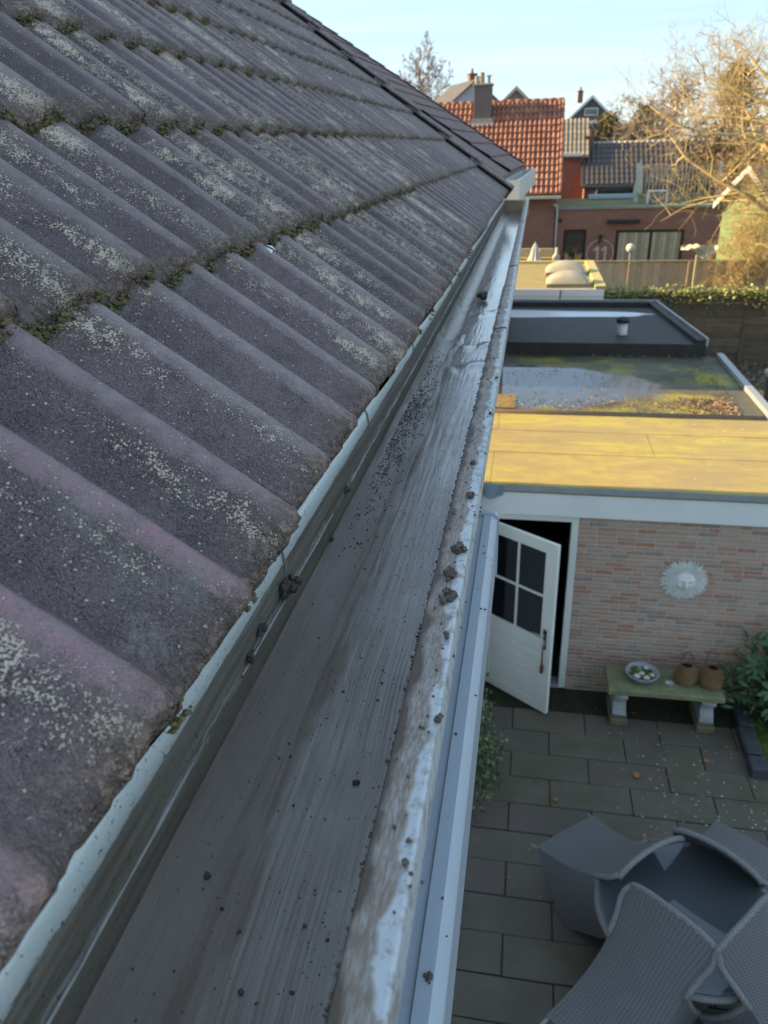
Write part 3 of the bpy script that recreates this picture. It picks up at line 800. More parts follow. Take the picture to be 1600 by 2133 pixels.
# raised near part of the roof, three lapped sheets and a rolled edge
ys = [AY-.074, 8.05, 8.78, 9.40]
for a, b, zz in ((ys[0], ys[1]+.06, 0), (ys[1], ys[2]+.06, .004), (ys[2], ys[3], .008)):
    x = AX0
    for L in ((2.9, 3.25) if zz != .004 else (4.6, 1.55)):
        x1 = min(x+L, AX1+.06)
        mb = MB(); mb.grid(lambda u, v: (x+(x1-x)*u+.004*nz(v*5, zz*900), a+(b-a)*v+.006*nz(u*8, zz*900), 2.462+zz+.003*nz(u*6, v*3+zz*800)), 12, 4)
        mb.box(x, x1, a+.004, b-.004, 2.387, 2.452+zz)
        apart(mb, 'roof_sheet', M_BITU, None, True)
        x = x1+.004
mb = MB()
mb.tube([(AX0, 9.45, 2.462), (AX1-.1, 9.45, 2.462)], .050, 10); mb.box(AX0, AX1-.1, 9.40, 9.50, 2.387, 2.46)
apart(mb, 'roll_edge', simple('brown_roll', (.21, .15, .085), (.15, .105, .06), .85, 12), None, True)
g = G('wet_bitumen', .5); p = g.pos()
c = g.mix(g.rng(g.noise(g.scale(p, (.8, 2.2, 1)), 1.2, 4), .35, .65), (.085, .082, .055), (.14, .125, .075))
c = g.mix(g.rng(g.noise(p, 1.3, 4), .48, .62, 0, .9), c, (.34, .29, .035))
q = g.scale(p, (1/2.15, 1/1.15, 1), (.25/2.15, -11.05/1.15, -2.39)); ln = g.n('ShaderNodeVectorMath', {'operation': 'LENGTH'}, {0: q}).outputs['Value']
pd = g.rng(g.math('ADD', ln, g.mul(g.math('SUBTRACT', g.noise(p, 2.2, 5, .6), .5), .75)), 1.04, .90)
c = g.mix(pd, c, (.045, .05, .055))
sp = g.mul(pd, g.rng(g.noise(g.scale(p, (30, 60, 1)), 1.0, 3, .6), .60, .70)); c = g.mix(g.mul(sp, .5), c, (.03, .025, .02))
ro = g.fmix(pd, g.rng(g.noise(p, 1.2, 3), .3, .7, .45, .85), .04); ro = g.fmix(sp, ro, .6)
M_WETBIT = g.out(c, ro, g.bump(g.mul(g.noise(p, 160, 3), g.rng(pd, 0, 1, 1, 0)), .3, .003)); g.put(g.b.inputs['IOR'], g.fmix(pd, 1.45, 2.0))
mb = MB(); mb.grid(lambda u, v: (AX0+(AX1-AX0)*u, 9.5+3.3*v, 2.392), 4, 4); apart(mb, 'lower_roof_sheet', M_WETBIT, None, True)
mb = MB()
mb.box(AX1, AX1+.10, 9.42, 12.80, 2.40, 2.47, 0, .004); apart(mb, 'side_trim', simple('grey_aluminium', (.42, .45, .47), (.36, .39, .41), .4, 20, metal=.3))
mb = MB(); mb.box(AX1+.061, AX1+.12, AY-.05, 9.42, 2.38, 2.472, 0, .004); apart(mb, 'verge_strip', simple('dark_verge_strip', (.13, .125, .11), None, .7))
# puddle
M_WATER = G('standing_water', .03, 0, .6)
M_WATER.b.inputs['IOR'].default_value = 1.45
M_WATER = M_WATER.out((.10, .12, .15), None, None)
M_SKYREFL = simple('painted_sky_reflection', (.62, .65, .68), (.50, .54, .58), .18, 3, .1, 30, .003)  # pale colour stands in for sky reflected in the puddle
def blob_sheet(name, cx, cy, rx_, ry_, z, mat, label, seed, n=64, w=.22, clampx=None):
    mb = MB(); mb.v.append((cx, cy, z))
    for i in range(n):
        a = 2*math.pi*i/n; k = 1+w*nz(math.cos(a)*1.6+seed, math.sin(a)*1.6)+.10*nz(math.cos(a)*5+seed, math.sin(a)*5)
        x = cx+rx_*k*math.cos(a); y = cy+ry_*k*math.sin(a)
        if clampx: y = max(clampx[0], min(clampx[1], y))
        mb.v.append((x, y, z))
    for i in range(n): mb.face((0, 1+i, 1+(i+1) % n))
    return tag(mb.build(name, mat), label, 'puddle', kind='structure')
# leaves on the roof
ML2 = [simple('litter_leaf', (.36, .22, .10), (.24, .15, .07), .85, 40), simple('litter_leaf_pale', (.42, .31, .17), (.32, .22, .11), .85, 40), simple('litter_leaf_dark', (.10, .075, .05), (.15, .11, .07), .85, 40)]
mb = MB(); rr = random.Random(77)
def litter(n, fx, fy, z, s0=.03, s1=.07, dark=.2):
    for i in range(n):
        x, y = fx(), fy(); a = rr.random()*6.28; s = rr.uniform(s0, s1)
        if x < AX0 or x > AX1-.02: continue
        mb.leaf((x, y, z+rr.random()*.015), (math.cos(a), math.sin(a), rr.uniform(-.1, .35)), (rr.uniform(-.3, .3), rr.uniform(-.3, .3), 1), s, s*.62, 2 if rr.random() < dark else (0 if rr.random() < .6 else 1))
litter(700, lambda: 2.65-abs(rr.gauss(0, .42)), lambda: rr.uniform(9.55, 10.5), 2.40)
litter(420, lambda: rr.uniform(-.6, 1.9), lambda: rr.gauss(10.0, .28), 2.402, .025, .055)
litter(130, lambda: rr.uniform(-.8, 1.2), lambda: rr.uniform(10.3, 12.0), 2.404, .02, .05, .9)
litter(260, lambda: rr.uniform(-.6, 2.8), lambda: 12.78-abs(rr.gauss(0, .05)), 2.40, .03, .06, .5)
litter(260, lambda: 2.75-abs(rr.gauss(0, .25)), lambda: rr.uniform(10.5, 12.4), 2.40, .02, .05, .75)
tag(mb.build('leaf_litter', ML2), 'brown fallen leaves drifted on the low flat roof', 'leaves', kind='stuff')
mb = MB(); mb.box(-.40, -.12, 9.85, 10.45, 2.40, 2.408, 0, .002); tag(mb.build('roof_patch', simple('ochre_patch', (.30, .20, .08), None, .85)), 'ochre bitumen patch beside the puddle next to the gutter', 'roof patch')

# raised black roof box behind
blk = thing('black_roof_extension', 'extension with a raised black rubber flat roof behind the puddle', 'outbuilding', (1.0, 14.4, 0))
BL_ = Vector((1.0, 14.4, 0))
def bpart(mb, name, mat, smooth=False):
    o = mb.build(name, mat, blk, smooth); o.location = -BL_; return o
M_EPDM = simple('black_rubber_roof', (.022, .021, .021), (.040, .038, .033), .62, 5, .15, 60, .003)
BX1n, BX1f = 2.78, 2.45
mb = MB(); mb.prism([(-3.2, 12.91), (2.60, 12.91), (2.36, 16.1), (-3.2, 16.1)], 'z', -.02, 2.3); bpart(mb, 'wall', M_HOUSEBRICK)
mb = MB(); mb.prism([(-3.2, 12.83), (BX1n, 12.83), (BX1f, 16.2), (-3.2, 16.2)], 'z', 2.30, 2.590); bpart(mb, 'roof_deck', M_EPDM)
# upstand kerbs and thin aluminium edge
mb = MB()
mb.prism([(BX1n-.14, 12.84), (BX1n-.004, 12.84), (BX1f-.004, 16.19), (BX1f-.14, 16.19)], 'z', 2.591, 2.66); mb.box(-3.2, BX1f-.145, 16.02, 16.19, 2.591, 2.68); bpart(mb, 'kerb', M_EPDM)
M_ALU = simple('aluminium_edge', (.46, .48, .50), None, .4, metal=.4)
mb = MB(); mb.prism([(BX1n, 12.83), (BX1n+.035, 12.83), (BX1f+.035, 16.2), (BX1f, 16.2)], 'z', 2.56, 2.69); mb.box(-3.2, BX1f+.035, 16.201, 16.225, 2.56, 2.70); bpart(mb, 'edge_strip', M_ALU)
mb = MB(); mb.box(-3.2, BX1n, 12.80, 12.829, 2.40, 2.60, 0, .004); bpart(mb, 'front_upstand', M_EPDM)
blob_sheet('puddle', -.3, 15.25, 2.62, .36, 2.5935, M_SKYREFL, 'long puddle along the back of the black roof, painted pale as reflected sky', 9.1, clampx=(14.8, 15.85))
vp_ = thing('roof_vent', 'white vent pipe with black cowl on the black flat roof', 'vent', (1.56, 13.5, 2.592))
mb = MB(); mb.lathe([(.085, 0), (.08, .02), (.078, .20), (.066, .20)], 18); mb.build('pipe', paint('white_pvc', (.62, .63, .63)), vp_, True)
mb = MB(); mb.lathe([(.06, .20), (.105, .205), (.11, .25), (.10, .275), (.05, .295), (.004, .30)], 18); mb.build('cowl', M_EPDM, vp_, True)

# ---------------------------------------------------------------- door of the annex
M_DOOR = simple('cream_door_paint', (.88, .87, .79), (.84, .83, .76), .4, 4, .04, 40, .002)
mb = MB()
mb.box(DX1, .606, AY-.015, AY+.11, 0, 2.06, 0, .003); mb.box(-.40, DX0, AY-.015, AY+.11, 0, 2.06, 0, .003); mb.box(-.40, .606, AY-.018, AY+.11, 2.061, 2.134, 0, .003)
dfr = apart(mb, 'door_frame', M_DOOR)
mb = MB(); mb.box(DX0+.001, DX1-.001, AY-.03, AY+.14, 0, .035, 0, .004); apart(mb, 'threshold', simple('stone_threshold', (.34, .37, .40), None, .5))
mb = MB()
for z in (1.75, .9, .35): mb.box(DX1-.008, DX1-.001, AY+.03, AY+.075, z-.05, z+.05)
apart(mb, 'strike_plate', M_ALU)
# leaf, hinged at (DX0, AY), free edge at (.39, 6.67)
ang = math.atan2(6.675-AY, .392-DX0); DL = math.hypot(6.675-AY, .392-DX0)
T = .042; H0, H1 = .035, 2.05
St, Tr, Br = .105, .12, .10         # stiles and rails
mid = .88
mb = MB()
mb.box(0, St, 0, T, H0, H1, 0, .003); mb.box(DL-St-.03, DL, 0, T, H0, H1, 0, .003)
mb.box(St, DL-St-.03, .001, T-.001, H1-Tr, H1-.001); mb.box(St, DL-St-.03, .001, T-.001, mid, mid+.06); mb.box(St, DL-St-.03, .001, T-.001, H0+.001, H0+Br)
door = mb.build('door', M_DOOR, ann); door.location = (DX0-NL.x, 0-.012, 0); door.rotation_euler = (0, 0, ang)
x0, x1 = St, DL-St-.03; z0, z1 = mid+.06, H1-Tr
xm, zm = (x0+x1)/2, (z0+z1)/2
mb = MB(); mb.box(xm-.013, xm+.013, .006, T-.006, z0, z1); mb.box(x0, xm-.013, .007, T-.007, zm-.013, zm+.013); mb.box(xm+.013, x1, .007, T-.007, zm-.013, zm+.013)
mb.build('glazing_bar', M_DOOR, door)
gl = G('dark_window_glass', .06, 0, .5); M_GLASS = gl.out((.012, .015, .018))
for i in (0, 1):
    for k in (0, 1):
        mb = MB(); mb.box((x0, xm+.0135)[i], (xm-.0135, x1)[i], .017, .024, (z0, zm+.0135)[k], (zm-.0135, z1)[k]); mb.build('pane', M_GLASS, door)
nb = 7
for k in range(nb):
    h = (mid-H0-Br)/nb; mb = MB(); mb.box(x0+.001, x1-.001, .010, T-.010, H0+Br+k*h+.004, H0+Br+(k+1)*h-.004, 0, .004); mb.build('board', M_DOOR, door)
M_STEEL = simple('brushed_steel', (.55, .55, .54), None, .3, metal=.9, bump=0)
mb = MB(); hx = DL-.075
mb.box(hx-.022, hx+.022, -.008, -.0005, .83, 1.07, 0, .002); mb.tube([(hx, -.005, 1.02), (hx, -.055, 1.02), (hx-.02, -.062, 1.02), (hx-.13, -.06, 1.02)], .010, 8)
mb.box(hx-.012, hx+.012, -.030, -.008, .88, .905)
mb.build('handle', M_STEEL, door, True)
mb = MB(); mb.tube([(hx, -.02, .885), (hx, -.03, .84), (hx, -.03, .74), (hx, -.028, .66)], [.004, .007, .008, .009], 6); mb.lathe([(.008, .06), (.016, .04), (.018, .0), (.016, -.05), (.004, -.055)], 10, (hx, -.026, .60))
mb.build('key_tassel', simple('red_cord', (.22, .018, .015), (.12, .015, .012), .7, 80), door, True)
# sun-face ornament
M_STONEW = simple('white_cast_stone', (.86, .85, .80), (.70, .70, .66), .85, 14, .6, 90, .006)
sf = thing('sun_face_ornament', 'white sun face wall ornament with leaf rays on the brick wall', 'wall ornament', (1.69, AY-.005, 1.475))
mb = MB()
for ring, (r0, L, nn_, yo, wd) in enumerate(((.165, .075, 44, -.012, .026), (.145, .07, 40, -.024, .026), (.125, .065, 36, -.036, .025), (.105, .055, 32, -.048, .023), (.085, .05, 28, -.058, .021))):
    rr = random.Random(ring)
    for i in range(nn_):
        a = 2*math.pi*(i+ring*.5)/nn_; b = a+rr.uniform(-.25, .25)+.2
        c0 = Vector((r0*math.cos(a), yo+.012, r0*math.sin(a))); d = Vector((math.cos(b), -.22, math.sin(b)))
        mb.leaf(c0, d, (0, -1, 0), L*rr.uniform(.85, 1.15), wd, 0, .2)
        mb.leaf(c0+Vector((0, .012, 0)), d, (0, -1, 0), L*1.0, wd, 0, -.1)
mb.build('rays', M_STONEW, sf, False)
mb = MB(); mb.lathe([(.19, 0), (.185, .014), (.15, .022), (.03, .024), (.001, .024)], 30)
mb.v = [(x, -z, y) for x, y, z in mb.v]; mb.build('back_disc', M_STONEW, sf, True)
def face(u, v):
    th = u*2*math.pi; ph = v*math.pi/2; r = .108*math.sin(ph)
    x, z = r*math.cos(th)*.95, r*math.sin(th); y = -.035-.05*math.cos(ph)
    nzs = .042*math.exp(-((x/.014)**2))*math.exp(-(((z+.012)/.032)**2)); brow = .014*math.exp(-(((z-.030)/.010)**2))*(1 if abs(x) < .07 else .3)
    eye = -.014*math.exp(-(((abs(x)-.038)/.018)**2)-(((z-.010)/.012)**2)); mouth = .010*math.exp(-(((z+.055)/.008)**2)-((x/.03)**2)); ck = .008*math.exp(-(((abs(x)-.05)/.02)**2)-(((z+.025)/.02)**2))
    return (x, y-nzs-brow-eye-mouth-ck, z)
mb = MB(); mb.grid(face, 48, 16); mb.build('face', M_STONEW, sf, True)

# ---------------------------------------------------------------- stone bench and what stands on it
g = G('mossy_bench_stone', .9); p = g.pos()
c = g.mix(g.rng(g.noise(p, 7, 4), .35, .65), (.20, .215, .10), (.30, .30, .16))
c = g.mix(g.rng(g.noise(p, 70, 3, .7), .5, .6, 0, .7), c, (.07, .07, .045)); c = g.mix(g.rng(g.noise(p, 110, 2), .6, .66, 0, .8), c, (.45, .43, .33))
M_BENCH = g.out(c, None, g.bump(g.noise(p, 90, 4), .6, .008))
M_BLEG = simple('pale_bench_stone', (.42, .43, .42), (.27, .29, .27), .9, 9, .5, 80, .006); M_BFOOT = simple('mossy_foot', (.13, .125, .055), (.19, .175, .09), .9, 12, .5, 80, .006)
bn = thing('stone_bench', 'mossy stone bench with scrolled legs against the brick wall', 'bench', (1.565, 6.86, 0), R(0.5))
mb = MB(); mb.bevbox(-.57, .57, -.22, .22, .385, .455, .012); smooth_angle(mb.build('seat', M_BENCH, bn), 30)
for s in (-1, 1):
    cx = s*.43
    mb = MB(); prof = [(-.17, .08), (-.20, .13), (-.185, .19), (-.14, .24), (-.15, .30), (-.19, .335), (-.20, .384), (.17, .384), (.17, .08)]
    mb.prism(prof, 'x', cx-.065, cx+.065); leg = mb.build('leg', M_BLEG, bn)
    
    for zs, rs in ((.345, .036), (.125, .034)): mb = MB(); mb.tube([(cx-.069, -.165, zs), (cx+.069, -.165, zs)], rs, 12); mb.build('scroll', M_BLEG, leg, True)
    mb = MB(); mb.bevbox(cx-.09, cx+.09, -.23, .19, 0, .079, .010); mb.build('foot', M_BFOOT, leg)
bw = thing('planter_bowl', 'round grey bowl with moss and white stones on the bench', 'bowl', (1.345, 6.86, .456))
mb = MB(); mb.lathe([(.06, 0), (.10, .008), (.145, .045), (.165, .085), (.172, .092), (.165, .097), (.150, .088), (.135, .062), (.05, .05), (.001, .05)], 28); mb.build('dish', simple('grey_glazed_bowl', (.30, .30, .32), (.40, .40, .42), .45, 12), bw, True)
mb = MB(); rr = random.Random(2)
for i in range(40):
    a = rr.random()*6.28; r = rr.random()**.5*.115; mb.lump((r*math.cos(a), r*math.sin(a), .065), rr.uniform(.012, .026), .3, 1, 0, i, (1, 1, .6))
mb.build('moss_fill', M_MOSS2, bw, True)
M_PEB = simple('white_pebble', (.68, .65, .55), (.58, .52, .42), .6, 20)
for i, (x, y, r, lb) in enumerate(((-.055, -.065, .033, 'large white stone at the left front of the bowl'), (-.005, -.015, .026, 'white stone in the centre of the moss bowl'), (.035, -.085, .030, 'cream stone at the front of the moss bowl'), (.095, -.03, .024, 'pinkish white stone at the right rim of the bowl'), (.05, .085, .024, 'pale stone at the back of the moss bowl'))):
    mb = MB(); mb.lump((0, 0, 0), r, .14, 2, 0, i*3.3, (1.15, .95, .7)); tag(mb.build('white_stone', M_PEB, None, True, (1.345+x, 6.86+y, .456+.078)), lb, 'stone', 'stones in the moss bowl')
mb = MB()
for i in range(7):
    a = -.9+i*.3; mb.leaf((0, 0, .012), (math.sin(a), -math.cos(a)*.6, .25), (0, 0, 1), .055, .022, 0, .3)
mb.lathe([(.018, 0), (.038, .008), (.045, .02), (.036, .014), (.001, .010)], 14)
tag(mb.build('shell', simple('white_shell', (.66, .66, .64), None, .5), None, True, (1.615, 6.80, .456)), 'small white shell dish between the bowl and the lanterns', 'shell')
M_WICK = simple('brown_wicker', (.30, .17, .07), (.20, .11, .05), .6, 30, .3, 160, .003)
def lantern(x, y, s, label, hr):
    t = thing('wicker_lantern', label, 'lantern', (x, y, .456), 0, 'wicker lanterns on the bench')
    mb = MB(); n = 15
    prof = lambda z: .062+.052*math.sin(math.pi*min(1, (z*.85+.12)))**1.0 - .012*z
    for k in range(n):
        z = k/(n-1); r = prof(z)*s; mb.tube([(r*math.cos(a*.3142), r*math.sin(a*.3142), .012+z*.20*s) for a in range(21)], .0058*s, 5, 0, False)
    for k in range(18):
        a = k*2*math.pi/18; mb.tube([((prof(z/6)-.004)*s*math.cos(a), (prof(z/6)-.004)*s*math.sin(a), .008+z/6*.21*s) for z in range(7)], .004*s, 4)
    mb.build('basket', M_WICK, t, True)
    mb = MB(); mb.lathe([(.085*s, .01), (.092*s, .08*s), (.06*s, .19*s), (.001, .19*s)], 16); mb.build('glass', simple('dark_glass_insert', (.035, .03, .032), None, .25), t, True)
    mb = MB(); mb.tube([(math.cos(a/12*math.pi)*.062*s, hr*math.sin(a/12*math.pi)*.10*s, .205*s+math.sin(a/12*math.pi)*.13*s) for a in range(13)], .004, 5); mb.build('handle', simple('dark_wire', (.05, .03, .02), None, .5), t, True)
lantern(1.775, 6.86, 1.0, 'wicker lantern on the bench, the one nearer the bowl', .6)
lantern(2.015, 6.84, 1.06, 'wicker lantern at the right end of the bench', 1.0)

# ---------------------------------------------------------------- planting bed at the right
M_KERB = simple('dark_basalt_kerb', (.045, .048, .055), (.07, .073, .08), .75, 8, .4, 60, .006)
kb = [(2.33, 6.70, .15, .40), (2.305, 6.29, .15, .39), (2.30, 6.06, .17, .20), (2.49, 6.06, .40, .18), (2.90, 6.06, .40, .18)]
bed = thing('bed_border', 'dark stone border of the planting bed below the rhododendron', 'border', (2.3, 6.05, 0))
for x, y, w, d in kb:
    mb = MB(); mb.bevbox(0, w, 0, d, -.02, .115, .014); mb.build('border_stone', M_KERB, bed, False, (x-2.3, y-6.05, 0))
mb = MB(); mb.grid(lambda u, v: (2.47+u*.9, 6.25+v*.9, .03+.03*nz(u*5, v*5)+.012*nz(u*20, v*20)), 24, 24); 
rr = random.Random(8)
for i in range(1400):
    x, y = rr.uniform(2.47, 3.3), rr.uniform(6.25, 7.15); mb.leaf((x, y, .03), (rr.uniform(-1, 1), rr.uniform(-1, 1), 1.2), (1, 0, 0), rr.uniform(.02, .045), .012)
tag(mb.build('ground_cover', M_MOSS2), 'bright green moss in the planting bed', 'moss', kind='stuff')
g = G('rhododendron_leaf', .38); p = g.pos()
M_RHO = g.out(g.n('ShaderNodeHueSaturation', None, {'Color': g.mix(g.noise(p, 12, 3), (.045, .105, .045), (.085, .16, .06)), 'Value': g.rng(g.rnd(), 0, 1, .7, 1.35)}).outputs[0], None, g.bump(g.noise(p, 60, 2), .15, .004))
rh = thing('rhododendron', 'rhododendron with whorls of glossy dark green leaves beside the bench', 'shrub', (2.60, 6.88, 0))
mb = MB(); m1 = [(0, 0), (.30, .5), (.62, .95), (.88, .55), (1, 0)]
n = len(m1)
for i, (t, w) in enumerate(m1):
    x = t*.15; mb.v += [(x, w*.024, .004*math.sin(t*3)-.018*t*t), (x, 0, -.004-.018*t*t+.004*math.sin(t*3)), (x, -w*.024, .004*math.sin(t*3)-.018*t*t)]
for i in range(n-1):
    for k in (0, 1): a = i*3+k; mb.face((a, a+1, a+4, a+3))
lm = mb.mesh('leaf', M_RHO, True)
rr = random.Random(4); stm = MB(); cnt = 0
for w in range(33):
    while True:
        a = rr.uniform(0, 6.28); q = Vector((rr.gauss(0, .24), rr.gauss(-.03, .20), rr.uniform(.12, 1.12)))
        if q.x > -.46 and abs(q.y) < .30 and (q.x/.5)**2+((q.z-.65)/.62)**2 < 1: break
    d = Vector((q.x*1.3-.15, q.y*1.5-.35, .75)).normalized()
    stm.tube([(0, 0, 0), (q.x*.5, q.y*.5, q.z*.55), tuple(q)], [.014, .009, .005], 5)
    nl = 9; u = d.orthogonal().normalized(); v = d.cross(u)
    for k in range(nl):
        b = 2*math.pi*k/nl+rr.uniform(-.2, .2); ld = (u*math.cos(b)+v*math.sin(b)+d*rr.uniform(.05, .55)).normalized()
        sd = d.cross(ld).normalized(); nn2 = ld.cross(sd)
        o = put('leaf', lm, rh); s = rr.uniform(.8, 1.2)
        o.matrix_local = Matrix(((ld.x*s, sd.x*s, nn2.x*s, q.x), (ld.y*s, sd.y*s, nn2.y*s, q.y), (ld.z*s, sd.z*s, nn2.z*s, q.z), (0, 0, 0, 1)))
inner = MB()
for w in range(420):
    a = rr.uniform(0, 6.28); q = Vector((rr.gauss(0, .22), rr.gauss(0, .15), rr.uniform(.12, 1.02)))
    if q.x < -.40 or abs(q.y) > .26 or (q.x/.46)**2+((q.z-.6)/.56)**2 > 1: continue
    inner.leaf(q, (rr.gauss(-.2, 1), rr.gauss(-.4, 1), rr.gauss(.2, .6)), (rr.gauss(0, .4), rr.gauss(-.3, .4), 1), rr.uniform(.10, .15), .045)
inner.build('inner_foliage', M_RHO, rh)['kind'] = 'stuff'
stm.build('stem', simple('brown_stem', (.07, .05, .035), None, .9), rh)

# ---------------------------------------------------------------- trailing plant below the gutter
def leaf_cloud(mb, n, fn, s0, s1, rr, mats=1, wd=.7):
    for i in range(n):
        P = Vector(fn()); d = Vector((rr.gauss(0, 1), rr.gauss(0, 1), rr.gauss(-.1, .8))); nr_ = Vector((rr.gauss(0, .6), rr.gauss(0, .6), 1)); s = rr.uniform(s0, s1)
        mb.leaf(P, d, nr_, s, s*wd, rr.randrange(mats), .12)
MG = [simple('ivy_leaf', (.065, .115, .045), (.10, .16, .06), .5, 14, .1), simple('ivy_leaf_light', (.20, .24, .09), (.26, .27, .11), .5, 14, .1), simple('ivy_leaf_dark', (.022, .05, .024), (.035, .065, .03), .5, 14, .1)]
iv = thing('climbing_plant', 'leafy green climbing plant trailing down the wall under the gutter', 'plant', (-.2, 5.3, 0)); rr = random.Random(31)
st = MB(); fo = MB()
for k in range(12):
    y = rr.uniform(-.10, .75); top = rr.uniform(.40, .80); x = rr.uniform(-.15, .02); out = rr.uniform(.02, .22)*(1.0 if abs(y) < .6 else .7)
    pts = [(x, y, top*i/5) if i < 1 else (x+out*math.sin(i*.5)*.8, y+rr.gauss(0, .07), top*i/5) for i in range(6)]
    st.tube(pts, .004, 4)
    leaf_cloud(fo, 52, lambda: Vector(pts[rr.randrange(1, 6)])+Vector((rr.gauss(0, .035), rr.gauss(0, .06), rr.gauss(0, .08))), .025, .055, rr, 3)
st.build('stem', simple('vine_stem', (.06, .05, .03), None, .9), iv); fo.build('foliage', MG, iv)

# ================================================================== WICKER TABLE AND CHAIRS
g = G('grey_wicker', .55); uv = g.uv(); sx = g.n('ShaderNodeSeparateXYZ', None, {0: uv})
u_, v_ = sx.outputs[0], sx.outputs[1]
rib = g.math('ABSOLUTE', g.math('SINE', g.mul(u_, math.pi/.024))); row = g.math('FLOOR', g.mul(v_, 1/.0090)); par = g.math('MODULO', row, 2.0)
strand = g.math('ABSOLUTE', g.math('SINE', g.mul(v_, math.pi/.0090)))
over = g.math('SINE', g.math('ADD', g.mul(u_, 2*math.pi/.048), g.mul(par, math.pi)))
h = g.math('ADD', g.mul(strand, .35), g.math('ADD', g.mul(g.rng(over, -1, 1), .42), g.mul(rib, .18)))
c = g.mix(g.rng(h, .15, .85), (.012, .012, .013), (.29, .285, .29)); c = g.mix(g.rng(g.noise(g.pos(), 6, 3), .35, .7, 0, .25), c, (.14, .12, .11))  # weave height drives colour too: rib highlights and gap shade painted in
M_WIC = g.out(c, .5, g.bump(h, 1.0, .010))
M_WEDGE = simple('grey_wicker_braid', (.31, .30, .30), (.12, .118, .118), .5, 120, .8, 160, .006)
def uvgrid(mb, fn, nu, nv, su, sv, flip=False):
    if mb.uv is None: mb.uv = [(0, 0)]*len(mb.v)
    mb.grid(fn, nu, nv, 0, flip)
    for j in range(nv+1):
        for i in range(nu+1): mb.uv.append((i/nu*su, j/nv*sv))
def hw(t): return .275+.085*(2*t-1)**2*(1 if t > .5 else .35)
def ry(t): return -(.252+.115*max(0, (.45-t)/.45)**1.6+.105*max(0, (t-.45)/.55)**1.5)
def back_pt(u, t, dy=0.0):
    s = 2*u-1; w = hw(t)
    cr = 1-.16*max(0, (t-.86)/.14)**2*abs(s)**6
    return Vector((s*w*cr, ry(t)+(.060*t+.012)*s*s+dy, t*1.0-.035*max(0, (t-.8)/.2)*abs(s)**3))
def make_chair(label, top, d, tilt=53):
    t = thing('wicker_chair', label, 'chair', (0, 0, 0), 0, 'wicker chairs tipped against the round table')
    mb = MB()
    uvgrid(mb, lambda u, v: back_pt(u, v), 28, 34, .56, 1.0, False)
    uvgrid(mb, lambda u, v: back_pt(u, .40+.6*v, .034), 28, 22, .56, .6, True)
    mb.build('backrest', M_WIC, t, True)
    for sgn in (-1, 1):
        mb = MB()
        def side(u, v, o=0.0):
            tt = v*.64; a = back_pt(1 if sgn > 0 else 0, tt); f = Vector((sgn*(.30-.03*math.sin(v*3.1)), .26+.03*(1-v), v*.60))
            pnt = a.lerp(f, u); pnt.x += sgn*(.018*math.sin(u*3.14)-o); pnt.z -= .10*math.sin(min(1, u*1.0)*3.14)*max(0, (v-.8)/.2)*.3
            return pnt
        uvgrid(mb, lambda u, v: side(u, v), 14, 18, .5, .62, sgn < 0); uvgrid(mb, lambda u, v: side(u, v, .028), 14, 18, .5, .62, sgn > 0)
        sp = mb.build('side_panel', M_WIC, t, True)
        mb = MB(); mb.tube([tuple(side(i/10, 1.0, .014)+Vector((0, 0, .004))) for i in range(11)], .021, 8); mb.build('armrest', M_WEDGE, sp, True)
    mb = MB(); uvgrid(mb, lambda u, v: Vector(((2*u-1)*.265, .27-.50*v, .42-.015*math.sin(v*3.14))), 10, 10, .53, .5); uvgrid(mb, lambda u, v: Vector(((2*u-1)*.285, .285-.012*v, .42*v)), 10, 8, .55, .42); mb.build('seat', M_WIC, t, True)
    mb = MB(); pts = [tuple(back_pt(0, .62+.38*i/6)) for i in range(7)]+[tuple(back_pt(i/14, 1.0)+Vector((0, .016, .004))) for i in range(15)]+[tuple(back_pt(1, 1-.38*i/6)) for i in range(7)]
    mb.tube(pts, .021, 8); mb.build('braided_edge', M_WEDGE, t, True)
    for sx_ in (0, 1):
        for fr in (0, 1):
            mb = MB()
            if fr: a = Vector(((2*sx_-1)*.275, .265, .06)); b = a+Vector((0, .0, -.06))
            else: a = back_pt(sx_, .03)+Vector((-(2*sx_-1)*.02, .02, 0)); b = a+Vector(((2*sx_-1)*.02, -.035, -.115))
            mb.tube([tuple(a), tuple(b)], [.014, .012], 8); mb.build('leg', M_STEELG, t, True)
    # place: local +y points along d, tipped forward so that the crest of the back comes to 'top'
    d = Vector((d[0], d[1], 0)).normalized(); rz = math.atan2(-d.x, d.y)
    Mx = Matrix.Rotation(rz, 4, 'Z') @ Matrix.Rotation(-R(tilt), 4, 'X')
    off = Vector(top)-(Mx @ Vector((0, ry(1.0), 1.0)))
    t.matrix_world = Matrix.Translation(off) @ Mx
    return t
M_STEELG = simple('grey_leg_tip', (.30, .31, .32), None, .5)
tb = thing('round_table', 'round wicker table with a glass top under the tipped chairs', 'table', (1.29, 3.92, 0))
mb = MB(); uvgrid(mb, lambda u, v: (.60*v*math.cos(u*2*math.pi), .60*v*math.sin(u*2*math.pi), .702), 48, 6, 1, 1)
mb.uv = [(x, y) for x, y, z in mb.v]; mb.build('wicker_top', M_WIC, tb)
mb = MB(); mb.tube([(.60*math.cos(a*math.pi/24), .60*math.sin(a*math.pi/24), .685) for a in range(49)], .026, 8, 0, False); mb.build('braided_rim', M_WEDGE, tb, True)
gl = G('table_glass', .02, 0, .6); gl.b.inputs['Transmission Weight'].default_value = .85; gl.b.inputs['IOR'].default_value = 1.5
mb = MB(); mb.lathe([(.001, .710), (.585, .710), (.592, .714), (.585, .718), (.001, .718)], 64, close=False); mb.build('glass_top', gl.out((.55, .62, .66)), tb, False)
